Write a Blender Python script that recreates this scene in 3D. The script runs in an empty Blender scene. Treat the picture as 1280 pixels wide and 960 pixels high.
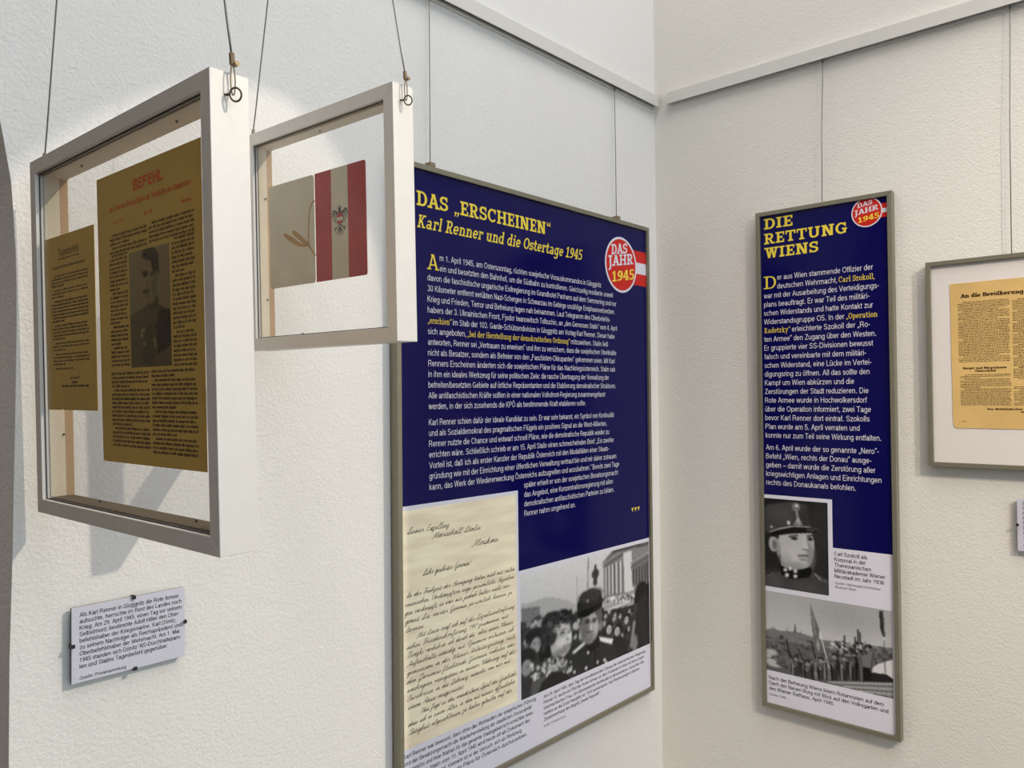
import bpy, bmesh, math, random
import numpy as np
from mathutils import Matrix, Vector, Euler

scene = bpy.context.scene
COL = scene.collection
PI = math.pi

# ---------------------------------------------------------------- camera
cam_data = bpy.data.cameras.new('camera')
cam_data.sensor_fit = 'HORIZONTAL'
cam_data.sensor_width = 36.0
cam_data.lens = 36.0 * 984.736 / 1280.0
cam_data.clip_start = 0.01
camera = bpy.data.objects.new('camera', cam_data)
COL.objects.link(camera)
_r = Vector((0.7432137, 0.6689867, -0.0094995))
_u = Vector((0.0176617, -0.0054239, 0.9998293))
_w = Vector((-0.6688210, 0.7432546, 0.0158465))
camera.matrix_world = Matrix(((_r.x, _u.x, -_w.x, 0.939495), (_r.y, _u.y, -_w.y, -1.534107),
                              (_r.z, _u.z, -_w.z, 1.622453), (0, 0, 0, 1)))
scene.camera = camera

# ---------------------------------------------------------------- light
scene.view_settings.view_transform = 'Standard'
scene.view_settings.look = 'None'
scene.view_settings.gamma = 1.0
scene.view_settings.use_curve_mapping = False
scene.view_settings.exposure = 0.0

world = bpy.data.worlds.new('sky')
scene.world = world
world.use_nodes = True
bg = world.node_tree.nodes['Background']
bg.inputs[0].default_value = (0.72, 0.85, 1.0, 1)
bg.inputs[1].default_value = 0.15

SUN_DIR = Vector((-1.6, -1.0, -1.35)).normalized()


def add_light(name, kind, loc, direction, energy, color, **kw):
    d = bpy.data.lights.new(name, kind)
    d.energy = energy
    d.color = color
    for k, v in kw.items():
        setattr(d, k, v)
    o = bpy.data.objects.new(name, d)
    COL.objects.link(o)
    o.location = loc
    o.rotation_euler = Vector(direction).to_track_quat('-Z', 'Y').to_euler()
    return o


add_light('sun', 'SUN', (4, 2.5, 5), SUN_DIR, 1.5, (1.0, 0.90, 0.74), angle=0.010)
add_light('window_daylight', 'AREA', (2.30, 0.20, 2.20), (-0.25, -1, -0.05), 10, (0.84, 0.93, 1.0),
          shape='RECTANGLE', size=2.1, size_y=2.6)
add_light('added_far_fill', 'AREA', (4.35, -1.6, 2.2), (-1, 0.12, -0.05), 42, (0.60, 0.82, 1.0),  # added fill, the far wall has no window; lights the left wall frontally
          shape='RECTANGLE', size=1.8, size_y=2.2)
add_light('added_back_fill', 'AREA', (2.6, -4.3, 2.3), (-0.25, 1, -0.1), 11, (0.90, 0.97, 1.0),  # added light behind the camera, no window there; lifts surfaces facing it
          shape='RECTANGLE', size=1.6, size_y=2.0)
add_light('added_top_fill', 'AREA', (1.3, -0.95, 3.93), (0, 0, -1), 43, (1.0, 0.95, 0.945),  # unseen area light added to brighten the upper walls and the corner
          shape='RECTANGLE', size=1.6, size_y=1.6)
add_light('added_passage_fill', 'AREA', (-1.3, -2.0, 3.7), (-.3, .1, -1), 12, (1.0, 0.90, 0.76),  # added out of view so the frame glass reflects a lit passage
          shape='RECTANGLE', size=.6, size_y=.6)
add_light('ceiling_spot_light', 'SPOT', (2.30, -1.85, 3.25), (-1.18, 1.85, -1.85), 110, (1.0, 0.86, 0.70),
          spot_size=math.radians(46), spot_blend=1.0, shadow_soft_size=0.03)
add_light('second_ceiling_spot_light', 'SPOT', (2.75, -1.6, 3.25), (-1.65, 1.6, -1.85), 190, (1.0, 0.88, 0.76),
          spot_size=math.radians(50), spot_blend=1.0, shadow_soft_size=0.05)

scene.cycles.use_denoising = True
scene.cycles.denoising_prefilter = 'NONE'
scene.cycles.max_bounces = 10
scene.cycles.diffuse_bounces = 5
scene.cycles.transparent_max_bounces = 24
scene.cycles.caustics_reflective = False
scene.cycles.sample_clamp_indirect = 6.0


# ---------------------------------------------------------------- materials
def srgb(r, g, b):
    def f(c):
        c = c / 255.0
        return c / 12.92 if c <= 0.04045 else ((c + 0.055) / 1.055) ** 2.4
    return (f(r), f(g), f(b), 1.0)


MATS = {}


def mat(name, color, rough=0.6, metallic=0.0, spec=0.5, bump=None, vary=None, coat=0.0, stretch=None):
    """procedural principled material; bump=(scale, strength, distance); vary=(scale, amount)"""
    if name in MATS:
        return MATS[name]
    m = bpy.data.materials.new(name)
    m.use_nodes = True
    nt = m.node_tree
    p = nt.nodes['Principled BSDF']
    p.inputs['Base Color'].default_value = color
    p.inputs['Roughness'].default_value = rough
    p.inputs['Metallic'].default_value = metallic
    p.inputs['Specular IOR Level'].default_value = spec
    p.inputs['Coat Weight'].default_value = coat
    tc = nt.nodes.new('ShaderNodeTexCoord')
    if bump:
        n1 = nt.nodes.new('ShaderNodeTexNoise')
        n1.inputs['Scale'].default_value = bump[0]
        n1.inputs['Detail'].default_value = 3.0
        n1.inputs['Roughness'].default_value = 0.55
        nt.links.new(tc.outputs['Object'], n1.inputs['Vector'])
        b = nt.nodes.new('ShaderNodeBump')
        b.inputs['Strength'].default_value = bump[1]
        b.inputs['Distance'].default_value = bump[2]
        nt.links.new(n1.outputs['Fac'], b.inputs['Height'])
        nt.links.new(b.outputs['Normal'], p.inputs['Normal'])
    if vary:
        n2 = nt.nodes.new('ShaderNodeTexNoise')
        n2.inputs['Scale'].default_value = vary[0]
        n2.inputs['Detail'].default_value = 4.0
        if stretch:
            mp = nt.nodes.new('ShaderNodeMapping')
            mp.inputs['Scale'].default_value = stretch
            nt.links.new(tc.outputs['Object'], mp.inputs['Vector'])
            nt.links.new(mp.outputs[0], n2.inputs['Vector'])
        else:
            nt.links.new(tc.outputs['Object'], n2.inputs['Vector'])
        rmp = nt.nodes.new('ShaderNodeValToRGB')
        a = vary[1]
        rmp.color_ramp.elements[0].position = 0.3
        rmp.color_ramp.elements[1].position = 0.7
        rmp.color_ramp.elements[0].color = tuple(c * (1 - a) for c in color[:3]) + (1,)
        rmp.color_ramp.elements[1].color = tuple(min(1, c * (1 + a)) for c in color[:3]) + (1,)
        nt.links.new(n2.outputs['Fac'], rmp.inputs['Fac'])
        nt.links.new(rmp.outputs['Color'], p.inputs['Base Color'])
    MATS[name] = m
    return m


def glass_mat(name, tint=(1, 1, 1, 1), gain=1.0):
    m = bpy.data.materials.new(name)
    m.use_nodes = True
    nt = m.node_tree
    nt.nodes.remove(nt.nodes['Principled BSDF'])
    out = nt.nodes['Material Output']
    tr = nt.nodes.new('ShaderNodeBsdfTransparent')
    tr.inputs['Color'].default_value = tint
    gl = nt.nodes.new('ShaderNodeBsdfGlossy')
    gl.inputs['Roughness'].default_value = 0.01
    fr = nt.nodes.new('ShaderNodeFresnel')
    ge = nt.nodes.new('ShaderNodeNewGeometry')      # a thin pane reflects alike on both of its faces
    io = nt.nodes.new('ShaderNodeMath')
    io.operation = 'MULTIPLY_ADD'
    io.inputs[1].default_value = 1 / 1.5 - 1.5
    io.inputs[2].default_value = 1.5
    nt.links.new(ge.outputs['Backfacing'], io.inputs[0])
    nt.links.new(io.outputs[0], fr.inputs['IOR'])
    mul = nt.nodes.new('ShaderNodeMath')
    mul.operation = 'MULTIPLY'
    mul.inputs[1].default_value = gain
    mix = nt.nodes.new('ShaderNodeMixShader')
    nt.links.new(fr.outputs[0], mul.inputs[0])
    nt.links.new(mul.outputs[0], mix.inputs['Fac'])
    nt.links.new(tr.outputs[0], mix.inputs[1])
    nt.links.new(gl.outputs[0], mix.inputs[2])
    nt.links.new(mix.outputs[0], out.inputs['Surface'])
    return m


def plaster_mat(name, color, amount):
    """rough trowelled white lime plaster"""
    m = bpy.data.materials.new(name)
    m.use_nodes = True
    nt = m.node_tree
    p = nt.nodes['Principled BSDF']
    p.inputs['Roughness'].default_value = 0.9
    p.inputs['Specular IOR Level'].default_value = 0.2
    tc = nt.nodes.new('ShaderNodeTexCoord')
    mp = nt.nodes.new('ShaderNodeMapping')
    mp.inputs['Scale'].default_value = (1, 1, 1)
    nt.links.new(tc.outputs['Object'], mp.inputs['Vector'])
    big = nt.nodes.new('ShaderNodeTexNoise')
    big.inputs['Scale'].default_value = 3.0
    big.inputs['Detail'].default_value = 3
    fine = nt.nodes.new('ShaderNodeTexNoise')
    fine.inputs['Scale'].default_value = 230.0
    fine.inputs['Detail'].default_value = 3.5
    fine.inputs['Roughness'].default_value = 0.6
    med = nt.nodes.new('ShaderNodeTexNoise')
    med.inputs['Scale'].default_value = 65.0
    med.inputs['Detail'].default_value = 2.0
    med.inputs['Distortion'].default_value = 0.8
    for n in (big, fine, med):
        nt.links.new(mp.outputs[0], n.inputs['Vector'])
    r = nt.nodes.new('ShaderNodeValToRGB')
    r.color_ramp.elements[0].position = 0.3
    r.color_ramp.elements[1].position = 0.7
    r.color_ramp.elements[0].color = tuple(c * 0.975 for c in color[:3]) + (1,)
    r.color_ramp.elements[1].color = color
    nt.links.new(big.outputs['Fac'], r.inputs['Fac'])
    nt.links.new(r.outputs['Color'], p.inputs['Base Color'])
    ad = nt.nodes.new('ShaderNodeMath')
    ad.operation = 'MULTIPLY_ADD'
    ad.inputs[1].default_value = 0.55
    nt.links.new(med.outputs['Fac'], ad.inputs[0])
    nt.links.new(fine.outputs['Fac'], ad.inputs[2])
    b = nt.nodes.new('ShaderNodeBump')
    b.inputs['Strength'].default_value = amount
    b.inputs['Distance'].default_value = 0.0032
    nt.links.new(ad.outputs[0], b.inputs['Height'])
    nt.links.new(b.outputs['Normal'], p.inputs['Normal'])
    return m


def print_mat(name, rough=0.18):
    """a printed half-tone picture: its ink values sit in a colour attribute of the printed sheet"""
    m = bpy.data.materials.new(name)
    m.use_nodes = True
    nt = m.node_tree
    p = nt.nodes['Principled BSDF']
    p.inputs['Roughness'].default_value = rough
    p.inputs['Specular IOR Level'].default_value = 0.15
    a = nt.nodes.new('ShaderNodeVertexColor')
    a.layer_name = 'ink'
    nt.links.new(a.outputs['Color'], p.inputs['Base Color'])
    return m


M_PLASTER_L = plaster_mat('white_plaster_left', srgb(229, 227, 223), 0.36)
M_PLASTER_R = plaster_mat('white_plaster_right', srgb(228, 225, 217), 0.32)
M_PLAIN = mat('plain_plaster', srgb(222, 219, 212), 0.9, spec=0.2)
M_FLOOR = mat('brown_floor', srgb(78, 58, 44), 0.55, vary=(6, 0.25))
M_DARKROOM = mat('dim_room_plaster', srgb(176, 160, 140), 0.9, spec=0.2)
M_WHITEWOOD = mat('white_paint', srgb(232, 231, 226), 0.5)
M_RAIL = mat('rail_white', srgb(212, 210, 203), 0.5)
M_RAILGAP = mat('rail_slot', srgb(30, 29, 28), 0.8)
M_ALU = mat('olive_grey_aluminium', srgb(138, 134, 116), 0.42, metallic=0.55, vary=(240, 0.05))
M_SILVER = mat('silver_painted_wood', srgb(230, 225, 219), 0.5, metallic=0.22, vary=(60, 0.02))
M_INNER = mat('cream_spacer', srgb(226, 214, 190), 0.7)
M_STRIP_DARK = mat('dark_brown_strip', srgb(96, 84, 66), 0.9)  # darker brown, used on the bottom inner strip only
M_BATTEN = mat('light_brown_batten', srgb(188, 156, 120), 0.8)
M_GASKET = mat('grey_gasket', srgb(62, 64, 64), 0.6)
M_STEEL = mat('steel_wire', srgb(120, 118, 112), 0.4, metallic=0.7)
M_BRASS = mat('nickel_ferrule', srgb(146, 128, 102), 0.35, metallic=0.85)
M_DARKSTEEL = mat('dark_eye_ring', srgb(96, 88, 76), 0.35, metallic=0.85)
M_BRONZE = mat('brown_clamp', srgb(150, 128, 108), 0.45, metallic=0.5)
M_BLACK = mat('black_clip', srgb(28, 27, 26), 0.5)
M_BLUE = mat('navy_print', srgb(9, 8, 78), 0.16, spec=0.15)
M_WHITEPRINT = mat('white_print', srgb(224, 222, 233), 0.18, spec=0.15)
M_WHITEINK = mat('white_lettering', srgb(228, 226, 234), 0.18, spec=0.15)
M_YELLOW = mat('yellow_lettering', srgb(240, 214, 74), 0.18, spec=0.15)
M_RED = mat('red_print', srgb(205, 42, 34), 0.18, spec=0.15)
M_BLACKINK = mat('black_lettering', srgb(20, 19, 22), 0.18, spec=0.15)
M_GREYINK = mat('grey_lettering', srgb(100, 98, 100), 0.18, spec=0.15)
M_LETTER = mat('letter_paper_print', srgb(250, 233, 204), 0.18, spec=0.15, vary=(9, 0.13), stretch=(1, 1, 7))
M_BROWNINK = mat('brown_handwriting', srgb(70, 42, 22), 0.18, spec=0.15)
M_PAPER_DARK = mat('aged_brown_paper', srgb(214, 175, 90), 0.85, spec=0.1, vary=(14, 0.07))
M_PAPER_TAN = mat('aged_tan_paper', srgb(218, 182, 116), 0.85, spec=0.1, vary=(14, 0.09))
M_REDINK = mat('faded_red_ink', srgb(222, 92, 40), 0.8, spec=0.1)
M_DARKINK = mat('faded_black_ink', srgb(64, 50, 32), 0.8, spec=0.1)
M_NOTICEINK = mat('brown_black_ink', srgb(66, 44, 22), 0.8, spec=0.1)
M_MAT = mat('white_mat_board', srgb(226, 219, 214), 0.8, spec=0.2)
M_BOOK_GREY = mat('grey_green_cover', srgb(208, 200, 176), 0.8, spec=0.2, vary=(30, 0.04))
M_BOOK_RED = mat('red_cover', srgb(172, 34, 26), 0.7, spec=0.2, vary=(30, 0.08))
M_CORD = mat('brown_cord', srgb(172, 132, 66), 0.85, bump=(900, 0.5, 0.001))
M_CARD = mat('white_card', srgb(214, 213, 226), 0.5, spec=0.4)
M_GLASS = glass_mat('clear_glass', gain=0.6)
M_ACRYL = glass_mat('cover_acrylic', gain=0.15)
M_PHOTO = print_mat('halftone_picture')


# ---------------------------------------------------------------- mesh helpers
class MB:
    def __init__(self):
        self.v = []
        self.f = []

    def poly(self, pts):
        n = len(self.v)
        self.v += [tuple(p) for p in pts]
        self.f.append(tuple(range(n, n + len(pts))))

    def box(self, x0, x1, y0, y1, z0, z1):
        n = len(self.v)
        self.v += [(x, y, z) for x in (x0, x1) for y in (y0, y1) for z in (z0, z1)]
        for q in ((0, 1, 3, 2), (4, 6, 7, 5), (0, 4, 5, 1), (2, 3, 7, 6), (0, 2, 6, 4), (1, 5, 7, 3)):
            self.f.append(tuple(n + i for i in q))

    def hexa(self, a, b):
        """solid between two quads a and b (same winding)"""
        n = len(self.v)
        self.v += [tuple(p) for p in a] + [tuple(p) for p in b]
        self.f += [(n + 3, n + 2, n + 1, n), (n + 4, n + 5, n + 6, n + 7)]
        for i in range(4):
            j = (i + 1) % 4
            self.f.append((n + i, n + j, n + 4 + j, n + 4 + i))

    def tube(self, pts, r, seg=8, cap=True, closed=False):
        pts = [Vector(p) for p in pts]
        n0 = len(self.v)
        k = len(pts)
        prev = None
        rr = r if isinstance(r, (list, tuple)) else [r] * k
        for i, p in enumerate(pts):
            if closed:
                t = pts[(i + 1) % k] - pts[i - 1]
            else:
                t = pts[min(i + 1, k - 1)] - pts[max(i - 1, 0)]
            t.normalize()
            if prev is None:
                a = Vector((0, 0, 1)) if abs(t.z) < 0.9 else Vector((1, 0, 0))
            else:
                a = prev
            a = (a - t * a.dot(t)).normalized()
            prev = a
            b = t.cross(a)
            for s in range(seg):
                th = 2 * PI * s / seg
                self.v.append(tuple(p + (a * math.cos(th) + b * math.sin(th)) * rr[i]))
        rings = k if closed else k - 1
        for i in range(rings):
            j = (i + 1) % k
            for s in range(seg):
                s2 = (s + 1) % seg
                self.f.append((n0 + i * seg + s, n0 + i * seg + s2, n0 + j * seg + s2, n0 + j * seg + s))
        if cap and not closed:
            self.f.append(tuple(n0 + s for s in reversed(range(seg))))
            self.f.append(tuple(n0 + (k - 1) * seg + s for s in range(seg)))

    def flat(self, polys, y):
        """2-D polygons laid on the plane y"""
        for i, p in enumerate(polys):           # strokes lie a hair's breadth over one another like layers of ink
            yy = y - 1.6e-5 * (i % 9)
            self.poly([(a, yy, b) for a, b in p])

    def build(self, name, m, parent=None, smooth=False, bevel=0.0, recalc=True):
        me = bpy.data.meshes.new(name)
        me.from_pydata(self.v, [], self.f)
        if recalc:
            bm = bmesh.new()
            bm.from_mesh(me)
            bmesh.ops.recalc_face_normals(bm, faces=bm.faces)
            bm.to_mesh(me)
            bm.free()
        me.materials.append(m)
        o = bpy.data.objects.new(name, me)
        COL.objects.link(o)
        if parent:
            o.parent = parent
        if smooth:
            for p in me.polygons:
                p.use_smooth = True
        if bevel:
            bv = o.modifiers.new('bevel', 'BEVEL')
            bv.width = bevel
            bv.segments = 2
            bv.limit_method = 'ANGLE'
        return o


def tag(o, label=None, cat=None, group=None, kind=None):
    if label:
        o['label'] = label
    if cat:
        o['category'] = cat
    if group:
        o['group'] = group
    if kind:
        o['kind'] = kind
    return o


def empty(name, loc, rot=(0, 0, 0)):
    o = bpy.data.objects.new(name, None)
    o.empty_display_size = 0.05
    COL.objects.link(o)
    o.location = loc
    o.rotation_euler = rot
    return o


LEFT = (0, 0, PI / 2)      # things hung on the left wall: x runs to the right, -y comes out of the wall
RIGHT = (0, 0, 0)


# ---------------------------------------------------------------- lettering
# sans-serif letters, drawn from even strokes; units of one em
SX, SH, SA = 0.525, 0.72, 0.73          # x-height, capitals, ascenders


def sans_glyph(c, s=0.088):
    P = []
    t = s * .88
    h = s / 2

    def rect(x0, y0, x1, y1):
        P.append([(x0, y0), (x1, y0), (x1, y1), (x0, y1)])

    def stem(x, y0, y1):
        rect(x - h, y0, x + h, y1)

    def bar(x0, x1, y):
        rect(x0, y - t / 2, x1, y + t / 2)

    def line(x0, y0, x1, y1, w=s):
        dx = w / 2 * math.hypot(x1 - x0, y1 - y0) / max(abs(y1 - y0), 1e-6)
        P.append([(x0 - dx, y0), (x0 + dx, y0), (x1 + dx, y1), (x1 - dx, y1)])

    def arc(cx, cy, rx, ry, a0, a1):
        n = max(4, int(abs(a1 - a0) / 22))
        q = []
        for i in range(n + 1):
            a = math.radians(a0 + (a1 - a0) * i / n)
            q.append(((cx + (rx + h) * math.cos(a), cy + (ry + t / 2) * math.sin(a)), (cx + (rx - h) * math.cos(a), cy + (ry - t / 2) * math.sin(a))))
        for i in range(n):
            P.append([q[i][0], q[i + 1][0], q[i + 1][1], q[i][1]])

    def dots(x0, x1, y):
        rect(x0 - h, y, x0 + h, y + s)
        rect(x1 - h, y, x1 + h, y + s)

    b = {'ä': 'a', 'ö': 'o', 'ü': 'u', 'Ä': 'A', 'Ö': 'O', 'Ü': 'U'}.get(c, c)
    X, H, A = SX, SH, SA
    rx, ry = .185, (X - t) / 2
    w = .556
    if b == 'o':
        arc(.278, X / 2, .2, ry, 0, 360)
    elif b == 'a':
        stem(.43, .05, X - .16); rect(.43 - h, 0, .53, t * .8)
        arc(.265, X - .17, .165, .17 - t / 2, 0, 165); arc(.235, .155, .155, .155 - t / 2, 0, 360); bar(.26, .43, .30)
    elif b in 'bp':
        stem(.1, 0 if b == 'b' else -.2, A if b == 'b' else X); arc(.3, X / 2, .18, ry, -160, 160)
    elif b in 'dqg':
        stem(.46, 0 if b == 'd' else (-.2 if b == 'q' else -.06), A if b == 'd' else X); arc(.26, X / 2, .18, ry, 20, 340)
        if b == 'g':
            arc(.27, -.06, .19, .11, 190, 360)
    elif b == 'c':
        arc(.27, X / 2, .2, ry, 40, 320); w = .5
    elif b == 'e':
        arc(.278, X / 2, .2, ry, 0, 318); bar(.08, .48, X / 2)
    elif b == 'f':
        stem(.13, 0, A - .12); bar(.02, .27, X - t / 2); arc(.22, A - .12, .09, .12 - t / 2, 75, 180); w = .278
    elif b == 'h':
        stem(.1, 0, A); stem(.45, 0, X - .18); arc(.275, X - .19, .175, .19 - t / 2, 0, 170)
    elif b == 'n':
        stem(.1, 0, X); stem(.45, 0, X - .18); arc(.275, X - .19, .175, .19 - t / 2, 0, 170)
    elif b == 'm':
        stem(.1, 0, X)
        for k in (0, 1):
            stem(.42 + .32 * k, 0, X - .17); arc(.26 + .32 * k, X - .18, .16, .18 - t / 2, 0, 170)
        w = .84
    elif b == 'u':
        stem(.1, .18, X); stem(.45, 0, X); arc(.275, .19, .175, .19 - t / 2, 190, 360)
    elif b == 'i':
        stem(.11, 0, X); rect(.11 - h, A - s, .11 + h, A); w = .222
    elif b == 'j':
        stem(.12, -.1, X); rect(.12 - h, A - s, .12 + h, A); arc(.03, -.1, .09, .09, 270, 360); w = .222
    elif b == 'l':
        stem(.11, 0, A); w = .222
    elif b == 'k':
        stem(.1, 0, A); line(.43, 0, .22, .3); line(.1, .2, .42, X, s * .9); w = .5
    elif b == 'r':
        stem(.1, 0, X); arc(.27, X - .2, .17, .2 - t / 2, 75, 180); w = .333
    elif b == 's':
        r = (X - t) / 4
        arc(.25, X - t / 2 - r, .165, r, 20, 270); arc(.25, t / 2 + r, .175, r, -160, 90); w = .5
    elif b == 't':
        stem(.13, .1, X + .14); bar(.02, .27, X - t / 2); arc(.22, .1, .09, .1 - t / 2, 180, 285); w = .278
    elif b == 'v':
        line(.25, 0, .06, X); line(.25, 0, .44, X); w = .5
    elif b == 'w':
        line(.19, 0, .06, X); line(.19, 0, .36, X, s * .9); line(.53, 0, .36, X, s * .9); line(.53, 0, .66, X); w = .722
    elif b == 'x':
        line(.06, 0, .44, X); line(.44, 0, .06, X); w = .5
    elif b == 'y':
        line(.25, 0, .06, X); line(.17, -.2, .44, X); rect(.05, -.2, .18, -.2 + t); w = .5
    elif b == 'z':
        bar(.04, .46, t / 2); bar(.04, .46, X - t / 2); line(.09, t / 2, .41, X - t / 2); w = .5
    elif b == 'ß':
        stem(.1, 0, A - .15); arc(.25, A - .17, .15, .17 - t / 2, -60, 180); arc(.28, .2, .18, .2 - t / 2, -110, 90); w = .61
    elif b == 'A':
        line(.06, 0, .33, H); line(.61, 0, .33, H); bar(.16, .5, .24); w = .667
    elif b == 'B':
        stem(.12, 0, H); bar(.12, .37, t / 2); bar(.12, .37, H - t / 2); bar(.12, .37, .38); arc(.37, .55, .17, .17 - t / 2, -90, 90); arc(.38, .19, .19, .19 - t / 2, -90, 90); w = .667
    elif b in 'CG':
        arc(.37, H / 2, .28, (H - t) / 2, 40, 320)
        if b == 'G':
            bar(.4, .67, .33); stem(.64, .04, .35)
        w = .722 if b == 'C' else .778
    elif b == 'D':
        stem(.12, 0, H); bar(.12, .35, t / 2); bar(.12, .35, H - t / 2); arc(.35, H / 2, .27, (H - t) / 2, -90, 90); w = .722
    elif b in 'EF':
        stem(.12, 0, H); bar(.12, .58, H - t / 2); bar(.12, .54, .38)
        if b == 'E':
            bar(.12, .6, t / 2)
        w = .65
    elif b == 'H':
        stem(.12, 0, H); stem(.6, 0, H); bar(.12, .6, .38); w = .722
    elif b == 'I':
        stem(.14, 0, H); w = .278
    elif b == 'J':
        stem(.38, .2, H); arc(.22, .2, .16, .2 - t / 2, 180, 360); w = .5
    elif b == 'K':
        stem(.12, 0, H); line(.6, 0, .28, .42); line(.14, .26, .58, H); w = .667
    elif b == 'L':
        stem(.12, 0, H); bar(.12, .53, t / 2); w = .556
    elif b == 'M':
        stem(.12, 0, H); stem(.71, 0, H); line(.415, 0, .14, H); line(.415, 0, .69, H); w = .833
    elif b == 'N':
        stem(.12, 0, H); stem(.6, 0, H); line(.58, 0, .14, H); w = .722
    elif b in 'OQ':
        arc(.39, H / 2, .3, (H - t) / 2, 0, 360); w = .778
        if b == 'Q':
            line(.66, -.02, .46, .2)
    elif b in 'PR':
        stem(.12, 0, H); bar(.12, .4, H - t / 2); bar(.12, .4, .34); arc(.4, .53, .18, .19 - t / 2, -90, 90); w = .667
        if b == 'R':
            stem(.57, 0, .2); arc(.42, .2, .15, .14, 0, 90); w = .722
    elif b == 'S':
        r = (H - t) / 4
        arc(.33, H - t / 2 - r, .22, r, 15, 270); arc(.33, t / 2 + r, .24, r, -165, 90); w = .667
    elif b == 'T':
        stem(.305, 0, H); bar(.03, .58, H - t / 2); w = .611
    elif b == 'U':
        stem(.12, .22, H); stem(.6, .22, H); arc(.36, .24, .24, .24 - t / 2, 180, 360); w = .722
    elif b == 'V':
        line(.33, 0, .06, H); line(.33, 0, .61, H); w = .667
    elif b == 'W':
        line(.25, 0, .07, H); line(.25, 0, .47, H, s * .95); line(.69, 0, .47, H, s * .95); line(.69, 0, .87, H); w = .944
    elif b == 'Z':
        bar(.05, .57, t / 2); bar(.05, .57, H - t / 2); line(.1, t / 2, .52, H - t / 2); w = .611
    elif b == '0':
        arc(.278, .355, .2, .355 - t / 2, 0, 360)
    elif b == '1':
        stem(.32, 0, .71); bar(.11, .32, .54)
    elif b == '2':
        arc(.28, .5, .19, .21 - t / 2, -20, 170); line(.08, t / 2, .45, .43); bar(.05, .5, t / 2)
    elif b == '3':
        arc(.27, .53, .18, .18 - t / 2, -80, 165); arc(.27, .2, .2, .2 - t / 2, -165, 80)
    elif b == '4':
        stem(.38, 0, .71); bar(.03, .51, .19); line(.07, .19, .36, .71)
    elif b == '5':
        bar(.12, .48, .71 - t / 2); line(.1, .34, .13, .71); arc(.27, .22, .2, .23 - t / 2, -160, 140)
    elif b in '69':
        o = 1 if b == '6' else -1
        f = lambda y: y if o > 0 else .71 - y
        arc(.278, f(.22), .19, .22 - t / 2, 0, 360)
        if o > 0:
            arc(.29, .355, .205, .355 - t / 2, 50, 215)
        else:
            arc(.265, .355, .205, .355 - t / 2, -130, 35)
    elif b == '7':
        bar(.04, .52, .71 - t / 2); line(.2, 0, .48, .68)
    elif b == '8':
        arc(.278, .53, .17, .18 - t / 2, 0, 360); arc(.278, .2, .2, .2 - t / 2, 0, 360)
    elif b in '.,':
        rect(.09, 0, .19, .1); w = .278
        if b == ',':
            line(.1, -.13, .16, .02, s * .7)
    elif b == ':':
        rect(.09, 0, .19, .1); rect(.09, X - .1, .19, X); w = .278
    elif b == '!':
        rect(.09, 0, .19, .1); stem(.14, .2, H); w = .278
    elif b in '-–':
        bar(.04, .29 if b == '-' else .52, .27); w = .333 if b == '-' else .556
    elif b == '/':
        line(.02, -.02, .26, H + .02, s * .8); w = .278
    elif b in '„“‘':
        y = 0 if b == '„' else H - .1
        for x in ((.05, .2) if b != '‘' else (.06,)):
            if b == '„':
                rect(x, 0, x + .09, .1); line(x + .01, -.13, x + .07, .02, s * .7)
            else:
                rect(x, H - .16, x + .09, H - .06); line(x + .02, H - .1, x + .09, H + .03, s * .7)
        w = .333 if b != '‘' else .2
    else:
        w = .278
    if c in 'äöü':
        dots(.17, .38, A - s)
    elif c in 'ÄÖÜ':
        dots(.26, .46, H + .06)
    return P, w


def set_type(s, weight):
    polys, x = [], 0.0
    for c in s:
        g, w = sans_glyph(c, weight)
        polys += [[(x + a, d) for a, d in p] for p in g]
        x += w
    return polys


def sans(mb, s, u0, u1, v, size, y, weight=0.088, width=None):
    """one line of sans-serif type from u0 to u1 on base line v"""
    polys = set_type(s, weight)
    lo = min(a for p in polys for a, _ in p)
    hi = max(a for p in polys for a, _ in p)
    k = (u1 - u0) / (hi - lo) if u1 is not None else size * (width or 1.0)
    mb.flat([[(u0 + (a - lo) * k, v + d * size) for a, d in p] for p in polys], y)


def sans_width(s, size):
    polys = set_type(s, .088)
    return (max(a for p in polys for a, _ in p) - min(a for p in polys for a, _ in p)) * size


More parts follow.
